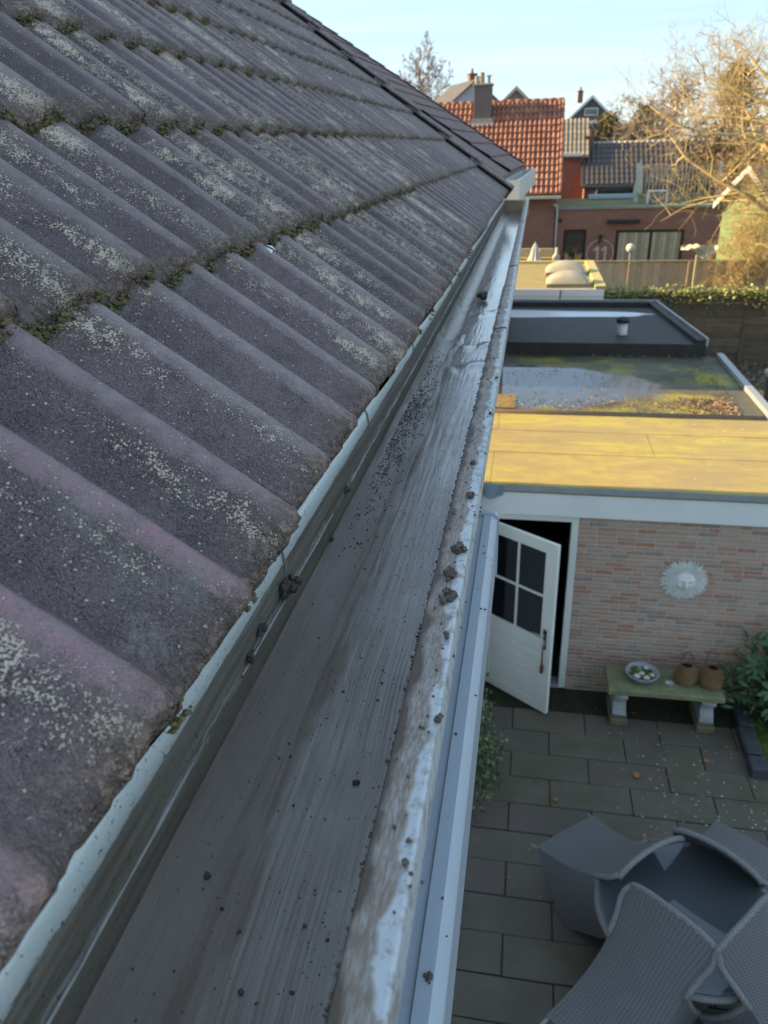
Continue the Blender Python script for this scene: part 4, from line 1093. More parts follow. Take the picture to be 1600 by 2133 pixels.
mb = MB(); uvgrid(mb, lambda u, v: ((.27-.05*math.sin(v*3.1))*math.cos(u*6.2832), (.27-.05*math.sin(v*3.1))*math.sin(u*6.2832), v*.68), 32, 10, 1.6, .7); mb.build('pedestal', M_WIC, tb, True)
make_chair('grey wicker chair tipped on the table, at its upper left with both leg tips showing', (1.02, 4.09, 1.085), (.63, -.76))
make_chair('grey wicker chair tipped on the table, at its upper right behind the glass', (1.49, 4.18, 1.085), (-.58, -.80))
make_chair('grey wicker chair tipped on the table, front one showing its whole back', (1.085, 3.60, 1.085), (.64, .75))
make_chair('grey wicker chair tipped on the table, cut by the right edge of the photo', (1.55, 3.61, 1.085), (-.70, .62))

# ================================================================== NEIGHBOUR HOUSE beyond our verge
M_NBT = simple('brown_flat_tile', (.17, .10, .09), (.24, .145, .125), .75, 6, .4, 50, .006)
nh = thing('neighbour_house', 'neighbour house with a dark brown tiled roof and white gutter past our roof edge', 'house', (-.4, 10.8, 0), R(-2.0))
ny0, ny1 = 0.0, 5.2; ne = (-.02, 5.20); nr = (-4.1, 5.2+4.1*math.tan(R(32.5)))
def npart(mb, name, mat, parent=None, smooth=False): return mb.build(name, mat, parent or nh, smooth)
mb = MB(); mb.prism([(-.25, 0), (-.25, 5.05), (nr[0], nr[1]-.15), (-8.0, 5.05), (-8.0, 0)], 'y', ny0+.1, ny1-.1); npart(mb, 'wall', M_HOUSEBRICK)
mb = MB(); mb.prism([(ne[0], ne[1]-.03), nr, (2*nr[0]-ne[0], ne[1]), (2*nr[0]-ne[0], ne[1]-.08), (nr[0], nr[1]-.1), (ne[0], ne[1]-.08)], 'y', ny0, ny1); nroof = npart(mb, 'roof', M_NBT)
s_ = Vector((nr[0]-ne[0], 0, nr[1]-ne[1])); sl_ = s_.length; s_.normalize(); nn_ = Vector((-s_.z, 0, s_.x)); nn_ = nn_ if nn_.z > 0 else -nn_
tm = MB(); tm.v = [tuple(Vector((0, y, 0))+s_*v+nn_*w) for v, w in ((0, .012), (0, .042), (.39, .022)) for y in (.004, .326)]
tm.face((0, 1, 3, 2)); tm.face((2, 3, 5, 4)); tmm = tm.mesh('flat_tile', M_NBT)
for r in range(15):
    for k in range(16):
        P = Vector((ne[0], ny0+k*.325, ne[1]-.03))+s_*(r*.345); P.y += 0
        Pw = nh.matrix_world @ P if False else Vector((-.4, 10.8, 0))+Matrix.Rotation(R(-2.0), 3, 'Z') @ P
        q = project(Pw)
        if q and q[0] > 560 and q[1] > -150 and (r+k) % 1 == 0 and k > 3: put('flat_tile', tmm, nroof, P+nn_*random.uniform(0, .005))
mb = MB()
for r in range(15): P = Vector((ne[0], 0, ne[1]))+s_*(r*.345); P2 = P+s_*.38; mb.v += [(P.x, ny1-.12, P.z+.05), (P.x, ny1+.04, P.z+.05), (P2.x, ny1+.04, P2.z+.025), (P2.x, ny1-.12, P2.z+.025), (P.x, ny1+.04, P.z-.12), (P2.x, ny1+.04, P2.z-.12), (P.x, ny1-.12, P.z)]; b = len(mb.v)-7; mb.face((b, b+1, b+2, b+3)); mb.face((b+1, b+4, b+5, b+2)); mb.face((b, b+6, b+4, b+1))
npart(mb, 'verge', M_NBT, nroof)
mb = MB()
mb.box(.0, .20, ny0, ny1+.15, 4.86, 4.90); mb.box(.18, .205, ny0, ny1+.15, 4.901, 5.13, 0, .004); mb.box(-.06, -.03, ny0, ny1+.15, 4.901, 5.13); mb.box(-.03, .18, ny1+.13, ny1+.15, 4.901, 5.12); mb.box(-.03, .18, ny0, ny0+.02, 4.901, 5.12)
npart(mb, 'gutter', paint('pale_gutter', (.62, .64, .60)))
mb = MB(); mb.box(-.03, .18, ny0+.02, ny1+.13, 5.00, 5.004); npart(mb, 'gutter_lining', M_ZINC)

# ================================================================== GARAGE with roof lights
ga = thing('white_garage', 'white garage with a mossy yellow flat roof and two roof lights', 'garage', (0, 21.5, 0))
gp = lambda mb, name, mat, sm=False: mb.build(name, mat, ga, sm)
mb = MB(); mb.box(-4.5, 1.68, -1.9, 2.5, 0, 2.02); gp(mb, 'wall', simple('white_wall', (.55, .57, .56), None, .7))
mb = MB(); mb.box(-4.5, 1.74, -2.02, -1.98, 2.03, 2.20, 0, .004); mb.box(-4.5, 1.74, -2.03, -1.985, 2.206, 2.38, 0, .004); gp(mb, 'fascia_board', M_FASCIA)
mb = MB(); mb.box(-.02, .02, -2.05, -2.031, 2.0, 2.36); mb.location = 0; o = gp(mb, 'downpipe_bracket', simple('grey_bracket', (.2, .2, .2))); o.location = (.72, 0, 0)
M_YROOF = simple('yellow_mossy_roof', (.36, .29, .12), (.29, .22, .08), .85, 3, .4, 60, .006)
mb = MB(); mb.box(-4.5, 1.72, -1.98, 2.55, 2.03, 2.385); gp(mb, 'roof', M_YROOF)
mb = MB(); mb.box(1.52, 1.78, -2.03, 2.6, 2.386, 2.46, 0, .01); mb.box(-4.5, 1.515, 2.42, 2.6, 2.386, 2.46, 0, .01); gp(mb, 'raised_edge', simple('pale_yellow_edge', (.52, .46, .18), (.44, .38, .14), .8, 5))
for cy in (-1.45, .45):
    mb = MB(); mb.box(.38, 1.42, cy-.42, cy+.42, 2.386, 2.47, 0, .01); k = gp(mb, 'roof_light_kerb', simple('weathered_kerb', (.30, .26, .17)))
    mb = MB(); mb.grid(lambda u, v: (.38+1.04*u, cy-.42+.84*v, 2.472+.26*(math.sin(math.pi*u)*math.sin(math.pi*v))**.45), 16, 12); mb.build('dome', simple('milky_dome', (.46, .41, .30), (.38, .33, .22), .4, 4), k, True)

# ================================================================== PLANK WALL with ivy top, and board fence
pw = thing('plank_wall', 'brown wall of stacked horizontal planks overgrown with ivy on top', 'wall', (4.0, 22.3, 0))
M_PLK = [simple('weathered_plank', a, b, .9, 4, .5, 40, .01) for a, b in (((.13, .088, .055), (.20, .14, .09)), ((.105, .075, .05), (.16, .11, .07)), ((.16, .11, .07), (.11, .08, .05)))]
pmz = []
for mt in M_PLK:
    mb = MB(); mb.bevbox(0, 1.9, -.03, .03, 0, .185, .012); pmz.append(mb.mesh('plank', mt))
for i in range(6):
    for k in range(9):
        o = put('plank', pmz[random.randrange(3)], pw, (-2.2+i*1.98, random.uniform(-.015, .015), .02+k*.195), (0, random.uniform(-.004, .004), 0))
for i in range(7):
    mb = MB(); mb.box(-.05, .05, -.06, .06, 0, 1.9, 0, .01); mb.build('post', M_PLK[1], pw, False, (-2.24+i*1.98, 0, 0))
ivt = thing('ivy_hedge', 'sunlit ivy growing along the top of the plank wall', 'hedge', (4.0, 22.3, 1.75)); rr = random.Random(9); fo = MB(); st = MB()
MIV = [simple('hedge_leaf', (.26, .29, .07), (.34, .34, .09), .5, 8, .1), simple('hedge_leaf_b', (.15, .20, .06), (.2, .24, .07), .5, 8, .1), simple('hedge_leaf_c', (.40, .37, .13), (.3, .3, .09), .5, 8, .1)]
for i in range(5200):
    x = rr.uniform(-2.3, 9.5); s = rr.uniform(.05, .11); w = .24+.05*nz(x*1.3)
    P = Vector((x, rr.gauss(0, .14), .08+rr.gauss(0, .085)+.05*nz(x*2.1))); 
    if rr.random() < .12: P.z -= abs(rr.gauss(0, .22)); P.y = -.10
    fo.leaf(P, (rr.gauss(0, 1), rr.gauss(-.3, 1), rr.gauss(0, .6)), (rr.gauss(0, .5), rr.gauss(-.3, .5), 1), s, s*.8, rr.randrange(3), .1)
st.tube([(-2.2, .0, .05), (2, .05, .08), (5, 0, .04), (9.4, 0, .06)], .03, 6)
fo.build('foliage', MIV, ivt); st.build('stem', M_PLK[1], ivt)
for x in (2.9,):
    pass
fn = thing('board_fence', 'long wooden fence of vertical boards with a rail along the top', 'fence', (5.0, 29.0, 0))
MFB = [simple('fence_board', a, b, .85, 5, .4, 40, .006) for a, b in (((.50, .38, .24), (.58, .45, .29)), ((.56, .43, .27), (.47, .36, .22)), ((.42, .32, .21), (.52, .40, .25)))]
fbm = []
for mt in MFB:
    mb = MB(); mb.bevbox(0, .212, -.012, .012, .02, 1.76, .005); fbm.append(mb.mesh('board', mt))
for k in range(78): put('board', fbm[random.randrange(3)], fn, (-5.6+k*.2, (k % 2)*.028, random.uniform(-.006, .006)))
for k in range(9): mb = MB(); mb.box(-.04, .04, -.075, -.016, 0, 1.78, 0, .004); mb.build('post', paint('grey_green_post', (.24, .27, .22)) if k == 4 else MFB[1], fn, False, (-5.6+k*1.98, 0, 0))
mb = MB(); mb.box(-5.65, 10.1, -.05, .06, 1.781, 1.82, 0, .008); mb.build('top_rail', simple('top_rail_wood', (.33, .25, .14), (.27, .2, .11), .8, 4), fn)

# ================================================================== HOUSE NUMBER 11 : low brick extension
M_RBR = simple('red_brick_far', (.22, .088, .064), (.29, .125, .09), .9, 4, .3, 30, .01)
def mat_courses(name, c1, c2, mort, sc=1.0):
    g = G(name, .9); p = g.pos(); q = g.n('ShaderNodeSeparateXYZ', None, {0: p}); v = g.n('ShaderNodeCombineXYZ', None, {0: g.math('ADD', q.outputs[0], q.outputs[1]), 1: q.outputs[2], 2: 0.0}).outputs[0]
    b = g.n('ShaderNodeTexBrick', None, {'Vector': v, 'Color1': (*c1, 1), 'Color2': (*c2, 1), 'Mortar': (*mort, 1), 'Scale': 1.0, 'Mortar Size': .009, 'Brick Width': .22*sc, 'Row Height': .062*sc})
    c = g.mix(g.rng(g.noise(p, 1.2, 4), .35, .65, 0, .35), b.outputs['Color'], tuple(x*.7 for x in c1))
    return g.out(c, None, g.bump(b.outputs['Fac'], -.4, .006))
M_BK11 = mat_courses('red_brick_courses', (.28, .12, .09), (.21, .085, .065), (.24, .17, .14))
h11 = thing('extension_house', 'low red brick house extension with dark door, big window and painted number 11', 'house', (4.0, 37.0, 0))
def e(mb, name, mat, parent=None, sm=False):
    o = mb.build(name, mat, parent or h11, sm)
    if parent is None: o.location = (-4.0, -37.0, 0)
    return o
mb = MB(); X0, X1, ZT = .93, 16.0, 2.99
for x0, x1, z0, z1 in ((X0, 1.33, 0, ZT), (1.33, 2.32, 2.14, ZT), (2.32, 3.58, 0, ZT), (3.58, 6.45, 2.10, ZT), (3.58, 6.45, 0, .25), (6.45, X1, 0, ZT)): mb.box(x0, x1, 37.0, 37.25, z0, z1)
mb.box(X0, X0+.2, 37.25, 42.8, 0, ZT); mb.box(X1-.2, X1, 37.25, 42.8, 0, ZT); mb.box(X0+.2, X1-.2, 39.8, 40, 0, ZT)
e(mb, 'wall', M_BK11)
mb = MB(); mb.box(X0-.05, X1, 36.93, 37.0, 2.96, 3.07, 0, .008); e(mb, 'roof_edge', simple('grey_green_edge', (.22, .26, .25), None, .6))
mb = MB(); mb.box(X0-.05, X1, 37.0, 43.0, 2.991, 3.05); e(mb, 'roof', simple('green_flat_roof', (.13, .145, .06), (.25, .22, .07), .8, .8))
REFB = [simple('painted_fence_reflection', a, tuple(x*.8 for x in a), .85, 5) for a in ((.40, .34, .26), (.30, .26, .20), (.46, .40, .31))]  # tones of the lit fence as the panes reflect it, painted
M_BLK = simple('black_frame', (.014, .015, .018), None, .4)
mb = MB(); mb.box(1.335, 1.45, 37.03, 37.12, 0, 2.135); mb.box(2.20, 2.315, 37.03, 37.12, 0, 2.135); mb.box(1.45, 2.20, 37.03, 37.12, 2.0, 2.135); mb.box(1.45, 2.20, 37.03, 37.12, 0, .15); dd = e(mb, 'door', M_BLK)
gl = G('reflective_glass', .04, 0, .7); gl.b.inputs['IOR'].default_value = 1.7; M_GL2 = gl.out((.03, .035, .038))
mb = MB(); mb.box(1.451, 2.199, 37.06, 37.075, .151, 1.999); mb.build('pane', M_GL2, dd)
mb = MB()
for x in (3.60, 5.02, 6.33): mb.box(x, x+.11, 37.03, 37.12, .26, 2.09)
mb.box(3.71, 5.02, 37.03, 37.12, 1.98, 2.09); mb.box(5.13, 6.33, 37.03, 37.12, 1.98, 2.09); mb.box(3.71, 5.02, 37.03, 37.12, .26, .34); mb.box(5.13, 6.33, 37.03, 37.12, .26, .34)
wd = e(mb, 'window', M_BLK)
for a, b in ((3.711, 5.019), (5.131, 6.329)): mb = MB(); mb.box(a, b, 37.06, 37.075, .341, 1.979); mb.build('pane', M_GL2, wd)
for a, b in ((3.715, 5.015), (5.135, 6.325)):  # added boards imitate the fence reflected in the window panes
    for k in range(8):
        w = (b-a)/8; mb = MB(); mb.box(a+k*w+.004, a+(k+1)*w-.004, 37.035+.006*(k % 2), 37.055, .345, 1.975); mb.build('reflection_board', REFB[(k*5+int(a)) % 3], wd)
mb = MB(); mb.box(3.14, 4.52, 36.78, 36.995, 2.38, 2.52, 0, .02); e(mb, 'awning_box', M_BLK)
mb = MB(); mb.box(1.04, 1.22, 36.985, 36.999, 2.43, 2.60, 0, .004); e(mb, 'vent_grille', M_BLK)
M_WPT = paint('white_wall_paint', (.52, .44, .40), .8)
mb = MB(); N = 40; cx, cz, r0, r1 = 2.97, 1.13, .55, .585
for i in range(N): a, b = [R(-35+250*k/N) for k in (i, i+1)]; base = len(mb.v); mb.v += [(cx+r*math.cos(t), 36.994, cz+r*math.sin(t)) for t in (a, b) for r in (r0, r1)]+[(cx+r*math.cos(t), 36.9995, cz+r*math.sin(t)) for t in (a, b) for r in (r0, r1)]; mb.face((base, base+1, base+3, base+2)); mb.face((base+1, base+5, base+7, base+3)); mb.face((base, base+2, base+6, base+4))
e(mb, 'number_ring', M_WPT)
for k, x in enumerate((2.80, 3.13)):
    mb = MB(); mb.prism([(x+.02, .80), (x+.11, .80), (x+.11, 1.42), (x+.03, 1.42), (x-.12, 1.27), (x-.07, 1.21), (x+.02, 1.29)], 'y', 36.993, 36.9995); mb.box(x-.06, x+.19, 36.9935, 36.9995, .73, .799); e(mb, 'digit_one', M_WPT)
lm_ = MB(); lm_.box(2.86, 2.98, 36.86, 36.995, 1.60, 1.92, 0, .02); e(lm_, 'wall_lamp', M_BLK)
g = G('efflorescence', .9); p = g.pos()
mb = MB(); mb.tube([(1.0, 36.92, 0), (1.0, 36.92, 2.9), (.98, 36.85, 3.1), (.85, 36.7, 3.18)], .05, 8); e(mb, 'downpipe', paint('grey_downpipe', (.45, .47, .48)), None, True)
# roof terrace screen on top
sc_ = thing('terrace_screen', 'dark slatted screen with white posts on the flat roof behind the tree', 'screen', (6.4, 40, 3.05))
for k in range(23): mb = MB(); mb.box(-.035, .035, -.012, .012, .15, 1.55); mb.build('slat', MFB[2], sc_, False, (-1.72+k*.155, 0, 0))
for x in (-1.82, 1.78): mb = MB(); mb.box(-.055, .055, -.05, .05, 0, 1.62, 0, .006); mb.build('post', M_WOODW, sc_, False, (x, 0, 0))
mb = MB(); mb.box(-1.76, 1.72, .013, .04, .25, .32); mb.box(-1.76, 1.72, .013, .04, 1.40, 1.47); mb.build('rail', MFB[1], sc_)
pr_ = thing('folded_parasol', 'folded cream parasol standing on the flat roof beside the slatted screen', 'parasol', (4.62, 39.6, 3.05))
mb = MB(); mb.tube([(0, 0, 0), (0, 0, 1.75)], .025, 8); mb.build('pole', M_WOODW, pr_)
def folded(mb, r, z0, z1, nf=9, n=54):
    for j in range(9):
        t = j/8; rad = r*(1-t)**.7*(.9+.1*math.sin(t*9))+.02
        for i in range(n): a = 2*math.pi*i/n; k = rad*(1+.22*math.cos(nf*a)); mb.v.append((k*math.cos(a), k*math.sin(a), z0+(z1-z0)*t))
    for j in range(8):
        for i in range(n): mb.face((j*n+i, j*n+(i+1) % n, (j+1)*n+(i+1) % n, (j+1)*n+i))
mb = MB(); folded(mb, .17, .35, 1.8); mb.build('canopy', paint('cream_cloth', (.62, .58, .46), .9), pr_, True)
ac = thing('roof_unit', 'small white framed box unit on the flat roof', 'roof unit', (5.35, 38.6, 3.05)); mb = MB(); mb.box(-.42, -.36, -.2, .2, 0, .55); mb.box(.36, .42, -.2, .2, 0, .55); mb.box(-.36, .36, -.2, .2, .49, .55); mb.build('frame', M_WOODW, ac); mb = MB(); mb.box(-.355, .355, -.15, .18, .03, .485); mb.build('body', simple('grey_unit', (.2, .2, .19)), ac)
sk = thing('roof_slab_unit', 'pale blue sheet edge lying across the flat roof of the brick extension', 'roof sheet', (3.75, 42.3, 3.05)); mb = MB(); mb.box(-1.15, 1.25, -.25, .35, .02, .22, 0, .02); mb.build('sheet', paint('pale_blue_sheet', (.52, .62, .64), .3), sk); mb = MB(); mb.box(-1.1, 1.2, -.2, .3, 0, .019); mb.build('base', M_BLK, sk)

# ================================================================== RED TILED HOUSE
rh_ = thing('red_roof_house', 'house with a bright orange-red pantile roof and brick chimney', 'house', (-3.5, 37.0, 0))
def rp(mb, name, mat, parent=None, sm=False):
    o = mb.build(name, mat, parent or rh_, sm)
    if parent is None: o.location = (3.5, -37.0, 0)
    return o
mb = MB(); mb.prism([(37.02, 0), (37.02, 3.45), (40.5, 7.0), (44, 3.45), (44, 0)], 'x', -10, .90); rp(mb, 'wall', M_BK11)
ev = Vector((0, 36.55, 3.62)); rg = Vector((0, 40.5, 7.38)); sd_ = (rg-ev); SL = sd_.length; sd_.normalize(); n_ = Vector((0, -sd_.z, sd_.y))
M_RT = []
for a, b in (((.40, .175, .105), (.32, .14, .09)), ((.35, .135, .08), (.27, .105, .065)), ((.46, .215, .13), (.37, .17, .105)), ((.29, .12, .075), (.34, .14, .085))): M_RT.append(simple('red_pantile', a, b, .55, 8, .3, 60, .004))
mb = MB(); mb.prism([(36.60, 3.58), (40.5, 7.34), (44.4, 3.58), (44.4, 3.48), (40.5, 7.2), (36.6, 3.48)], 'x', -10, 1.05); rroof = rp(mb, 'roof', simple('red_roof_base', (.16, .055, .035), (.11, .04, .03), .8, 8))
tmz = []
NRW = 14; gx = .212; gg = SL/NRW
for mt in M_RT:
    mb = MB(); nu = 8
    for v, w0 in ((0, -.02), (.0, .085), (.03, .105), (gg*1.06, .02)):
        for i in range(nu+1):
            t = i/nu; w = w0+(.050*math.cos(2*math.pi*(t-.30)) if w0 > 0 else 0); P = Vector((t*gx*1.02, 0, 0))+sd_*v+n_*w; mb.v.append(tuple(P))
    for j in range(3):
        for i in range(nu): a = j*(nu+1)+i; mb.face((a, a+1, a+nu+2, a+nu+1))
    tmz.append(mb.mesh('pantile', mt, True))
allc = []
for r in range(NRW):
    for k in range(27):
        P = Vector((1.05-(k+1)*gx, 0, 0))+ev+sd_*(r*gg); q = project(P+sd_*.2)
        hid = q[1] > 200+(q[0]-850)*.711+22
        allc.append((hid, k, r, P))
allc.sort(key=lambda c: (c[0], c[1]))
rs_ = MB()
for i, (hid, k, r, P) in enumerate(allc):
    mi = random.choice((0, 0, 1, 1, 2, 3))
    P = P+n_*random.uniform(-.006, .008)
    if i < 297: put('pantile', tmz[mi], rroof, P)
    else:
        b = len(rs_.v); rs_.v += [tuple(v.co+P) for v in tmz[mi].vertices]
        for f in tmz[mi].polygons: rs_.face([b+x for x in f.vertices], mi)
o = rs_.build('pantile_remainder', M_RT, rroof, True); o['kind'] = 'stuff'
for k in range(16): mb = MB(); mb.tube([(0, 0, 0), (.38, 0, .01)], [.11, .125], 10); mb.build('ridge_tile', M_RT[k % 3], rroof, True, (1.05-.37*(k+1), 40.5, 7.37))
for r in range(NRW): mb = MB(); mb.tube([(0, 0, 0), tuple(sd_*gg*1.05)], [.085, .07], 8); mb.build('verge_pantile', M_RT[(r+1) % 3], rroof, True, Vector((1.05, 0, 0))+ev+sd_*(r*gg)+n_*.05)
mb = MB(); mb.box(-10, 1.1, 36.40, 36.54, 3.44, 3.56, 0, .01); rp(mb, 'gutter', paint('pale_eaves_gutter', (.50, .47, .40)))
ch = mb = MB(); mb.box(-2.95, -2.15, 39.55, 40.25, 6.3, 8.05, 0, .01); chm = rp(mb, 'chimney', mat_courses('grey_brown_brick', (.17, .125, .115), (.14, .105, .10), (.2, .18, .17)), rroof)
mb = MB(); mb.box(-3.0, -2.1, 39.50, 40.30, 8.052, 8.13, 0, .01); mb.box(-3.02, -2.08, 39.45, 39.549, 6.35, 6.72); rp(mb, 'chimney_cap', simple('stone_cap', (.42, .38, .30), None, .9), rroof)
mb = MB(); mb.lathe([(.10, 0), (.09, .3), (.11, .32), (.001, .32)], 10, (-2.85, 39.9, 8.131)); mb.lathe([(.12, 0), (.11, .42), (.12, .45), (.001, .45)], 10, (-2.62, 39.9, 8.131)); mb.tube([(-2.3, 39.9, 8.13), (-2.3, 39.9, 8.42)], .06, 8); mb.box(-2.42, -2.18, 39.85, 39.95, 8.421, 8.46); rp(mb, 'chimney_pots', simple('tan_pot', (.40, .32, .22), None, .8), rroof)
mb = MB(); mb.grid(lambda u, v: (-3.05+1.0*u, 0, 0), 1, 1); mb = MB(); mb.v = [tuple(Vector((x, 0, 0))+ev+sd_*s+n_*.115) for s in (3.95, 4.32) for x in (-3.05, -2.02)]; mb.v += [tuple(Vector(v)-n_*.03) for v in mb.v]; mb.face((0, 1, 3, 2)); mb.face((0, 4, 5, 1)); mb.face((1, 5, 7, 3)); mb.face((2, 6, 4, 0)); rp(mb, 'lead_flashing', simple('lead_sheet', (.20, .24, .28), None, .5), rroof)

# ================================================================== FAR HOUSES
def gable_house(name, label, cx, cy, w, dp, ze, zr, wallm, roofm, axis='y', rz=0.0, wins=(), chimney=None, barge=None, dz=0):
    """axis y: ridge runs away from us (gable faces us); axis x: slope faces us"""
    t = thing(name, label, 'house', (cx, cy, 0), rz)
    mb = MB(); h = w/2; o = .18
    if axis == 'y':
        mb.prism([(-h, 0), (-h, ze), (0, zr-.12), (h, ze), (h, 0)], 'y', 0, dp); wl = mb.build('wall', wallm, t)
        sl2 = (zr-ze)/h; mb = MB(); mb.prism([(-h-o, ze-o*sl2), (0, zr), (h+o, ze-o*sl2), (h+o, ze-o*sl2-.1), (0, zr-.13), (-h-o, ze-o*sl2-.1)], 'y', -o, dp+o); rf = mb.build('roof', roofm, t)
    else:
        mb.prism([(0, 0), (0, ze), (dp/2, zr-.12), (dp, ze), (dp, 0)], 'x', -h, h); wl = mb.build('wall', wallm, t)
        sl2 = (zr-ze)/(dp/2); mb = MB(); mb.prism([(-o, ze-o*sl2), (dp/2, zr), (dp+o, ze-o*sl2), (dp+o, ze-o*sl2-.1), (dp/2, zr-.13), (-o, ze-o*sl2-.1)], 'x', -h-o, h+o); rf = mb.build('roof', roofm, t)
    for x0, x1, z0, z1 in wins:
        mb = MB(); f = .07
        for a in ((x0, x1, z0, z0+f), (x0, x1, z1-f, z1), (x0, x0+f, z0+f, z1-f), (x1-f, x1, z0+f, z1-f)): mb.box(a[0], a[1], -.05, -.002, a[2], a[3])
        wf = mb.build('window', M_WOODW, t); mb = MB(); mb.box(x0+f, x1-f, -.03, -.012, z0+f, z1-f); mb.build('pane', M_GL2, wf)
    if chimney:
        x, y, z0, z1, cw = chimney; mb = MB(); mb.box(x-cw/2, x+cw/2, y-cw/2, y+cw/2, z0, z1, 0, .01); mb.box(x-cw/2-.05, x+cw/2+.05, y-cw/2-.05, y+cw/2+.05, z1+.001, z1+.09); mb.lathe([(.09, 0), (.08, .3), (.001, .3)], 8, (x, y, z1+.091)); mb.build('chimney', M_HOUSEBRICK, rf)
    if barge and axis == 'y':
        h2 = h+o; mb = MB()
        for s in (-1, 1): mb.prism([(s*h2, ze-o*sl2-.16), (s*h2, ze-o*sl2+.05), (0, zr+.05), (0, zr-.20)], 'y', -o-.05, -o-.003)
        mb.build('bargeboard', barge, t)
    return t, rf
def roof_rows(t, rf, mats, x0, x1, ye, ze, yr, zr, gx, rows, cap=None, rr=random.Random(5)):
    """corrugated courses laid on a slope that faces us, one strip per course"""
    a = Vector((0, ye, ze)); b = Vector((0, yr, zr)); s = b-a; L = s.length; s.normalize(); n = Vector((0, -s.z, s.y)); g_ = L/rows
    for r in range(rows):
        mb = MB(); m = int((x1-x0)/gx)*4; P0 = a+s*(r*g_)
        mb.grid(lambda u, v: P0+Vector((x0+(x1-x0)*u, 0, 0))+s*(v*g_*1.05)+n*(.05-.025*v+.035*math.cos(2*math.pi*u*(x1-x0)/gx)), m, 1)
        mb.build('tile_course', mats[r % len(mats)], rf, True)
M_TAN = [simple('tan_pantile', (.40, .33, .22), (.28, .23, .16), .7, 6), simple('tan_pantile_b', (.33, .28, .19), (.24, .2, .14), .7, 6)]
M_GRT = simple('grey_slate_roof', (.085, .08, .08), (.12, .11, .105), .7, 3); M_GRN = simple('grey_white_wall', (.42, .44, .45), (.36, .38, .39), .8, 3)
t, rf = gable_house('dark_tile_house', 'dark tiled house with white ridge caps seen between the branches', 6.2, 44.5, 7.4, 5, 3.7, 5.55, M_BK11, M_DARKTILE, 'x', 0, ((-3.1, -1.0, 2.9, 3.5),), (-3.5, 2.3, 4.8, 5.85, .5))
roof_rows(t, rf, [M_DARKTILE], -3.8, 3.8, -.1, 3.62, 2.5, 5.55, .25, 8)
for k in range(26): mb = MB(); mb.tube([(0, 0, 0), (.27, 0, 0)], .085, 8); mb.build('ridge_cap', paint('pale_ridge', (.42, .40, .36)), rf, True, (-3.7+k*.285, 2.5, 5.57))
t, rf = gable_house('tan_roof_house', 'small red brick house with a tan pantile roof beside the orange roof', 1.75, 45.8, 1.5, 4.2, 5.15, 6.75, M_RBR, M_TAN[0], 'x', 0, ((-.62, -.15, 5.0, 5.14),))
roof_rows(t, rf, M_TAN, -.9, .9, -.15, 5.0, 2.1, 6.78, .22, 7)
mb = MB(); mb.box(-.75, .55, -.35, -.2, 4.98, 5.14, 0, .01); mb.build('dormer_sill', M_WOODW, t)
t, rf = gable_house('grey_villa', 'distant grey villa with a white window band under its gable', 4.6, 80, 4.4, 8, 7.5, 9.5, M_GRT, M_GRT, 'y', 0, ((-1.6, -.9, 6.2, 7.2), (-.5, .2, 6.2, 7.2), (.6, 1.3, 6.2, 7.2), (-.6, .6, 7.9, 8.5)), (-1.0, 1.5, 9.0, 9.9, .45), M_WOODW)
mb = MB(); mb.box(-2.2, 2.2, -.35, -.06, 7.25, 7.5); mb.box(-2.2, 2.2, -.3, -.06, 5.6, 6.1); mb.build('white_band', M_WOODW, t)
t, rf = gable_house('pale_tile_house', 'distant house with a pale pantile roof left of the chimney', -4.4, 60, 4.6, 5, 8.0, 9.75, M_GRN, M_GRT, 'y', R(24), (), (.2, 1.2, 9.2, 10.1, .5))
mb = MB(); mb.box(-1.4, 1.2, -.3, -.05, 8.0, 8.35); mb.build('dormer', M_WOODW, t)
M_CHECK = simple('weathered_pantile', (.24, .17, .14), (.34, .27, .22), .7, 3)
t, rf = gable_house('gable_roof_house', 'distant house with a steep weathered gable right of the chimney', -1.6, 60, 2.2, 5, 8.2, 9.2, M_CHECK, M_GRT, 'y', R(0), (), None, paint('pale_verge', (.48, .40, .32)))
gable_house('maroon_roof_house', 'distant house with a maroon roof behind the tan roof', 4.0, 62, 3.4, 5, 4.9, 6.7, M_GRN, simple('maroon_roof', (.16, .07, .065), None, .7), 'x', R(-20))
M_GREEN = simple('light_green_boards', (.20, .30, .13), (.17, .26, .12), .7, 3)
gs = thing('green_summerhouse', 'light green wooden gable with white bargeboards behind the branches', 'shed', (7.32, 30.9, 0), R(-38))
hh, ze_, zr_ = .80, 3.72, 4.66
wmb = MB(); wmb.prism([(-hh, 0), (-hh, ze_), (0, zr_-.1), (hh, ze_), (hh, 0)], 'y', .03, 3.0); wmb.build('wall', M_GREEN, gs)
for k in range(26):
    z0 = .02+k*.175; z1 = z0+.168; xa = hh if z0 < ze_ else hh*(zr_-.1-z0)/(zr_-.1-ze_); xb = hh if z1 < ze_ else hh*(zr_-.1-z1)/(zr_-.1-ze_)
    if xb < .03: break
    mb = MB(); mb.prism([(-xa, z0), (xa, z0), (xb, z1), (-xb, z1)], 'y', 0, .028); mb.build('board', M_GREEN, gs)
mb = MB(); mb.prism([(-hh-.25, ze_-.28), (0, zr_), (hh+.25, ze_-.28), (hh+.25, ze_-.37), (0, zr_-.1), (-hh-.25, ze_-.37)], 'y', -.2, 3.2); mb.build('roof', M_GRT, gs)
for s in (-1, 1): mb = MB(); mb.prism([(s*(hh+.27), ze_-.42), (s*(hh+.27), ze_-.20), (0, zr_+.08), (0, zr_-.16)], 'y', -.25, -.203); mb.build('bargeboard', M_WOODW, gs)

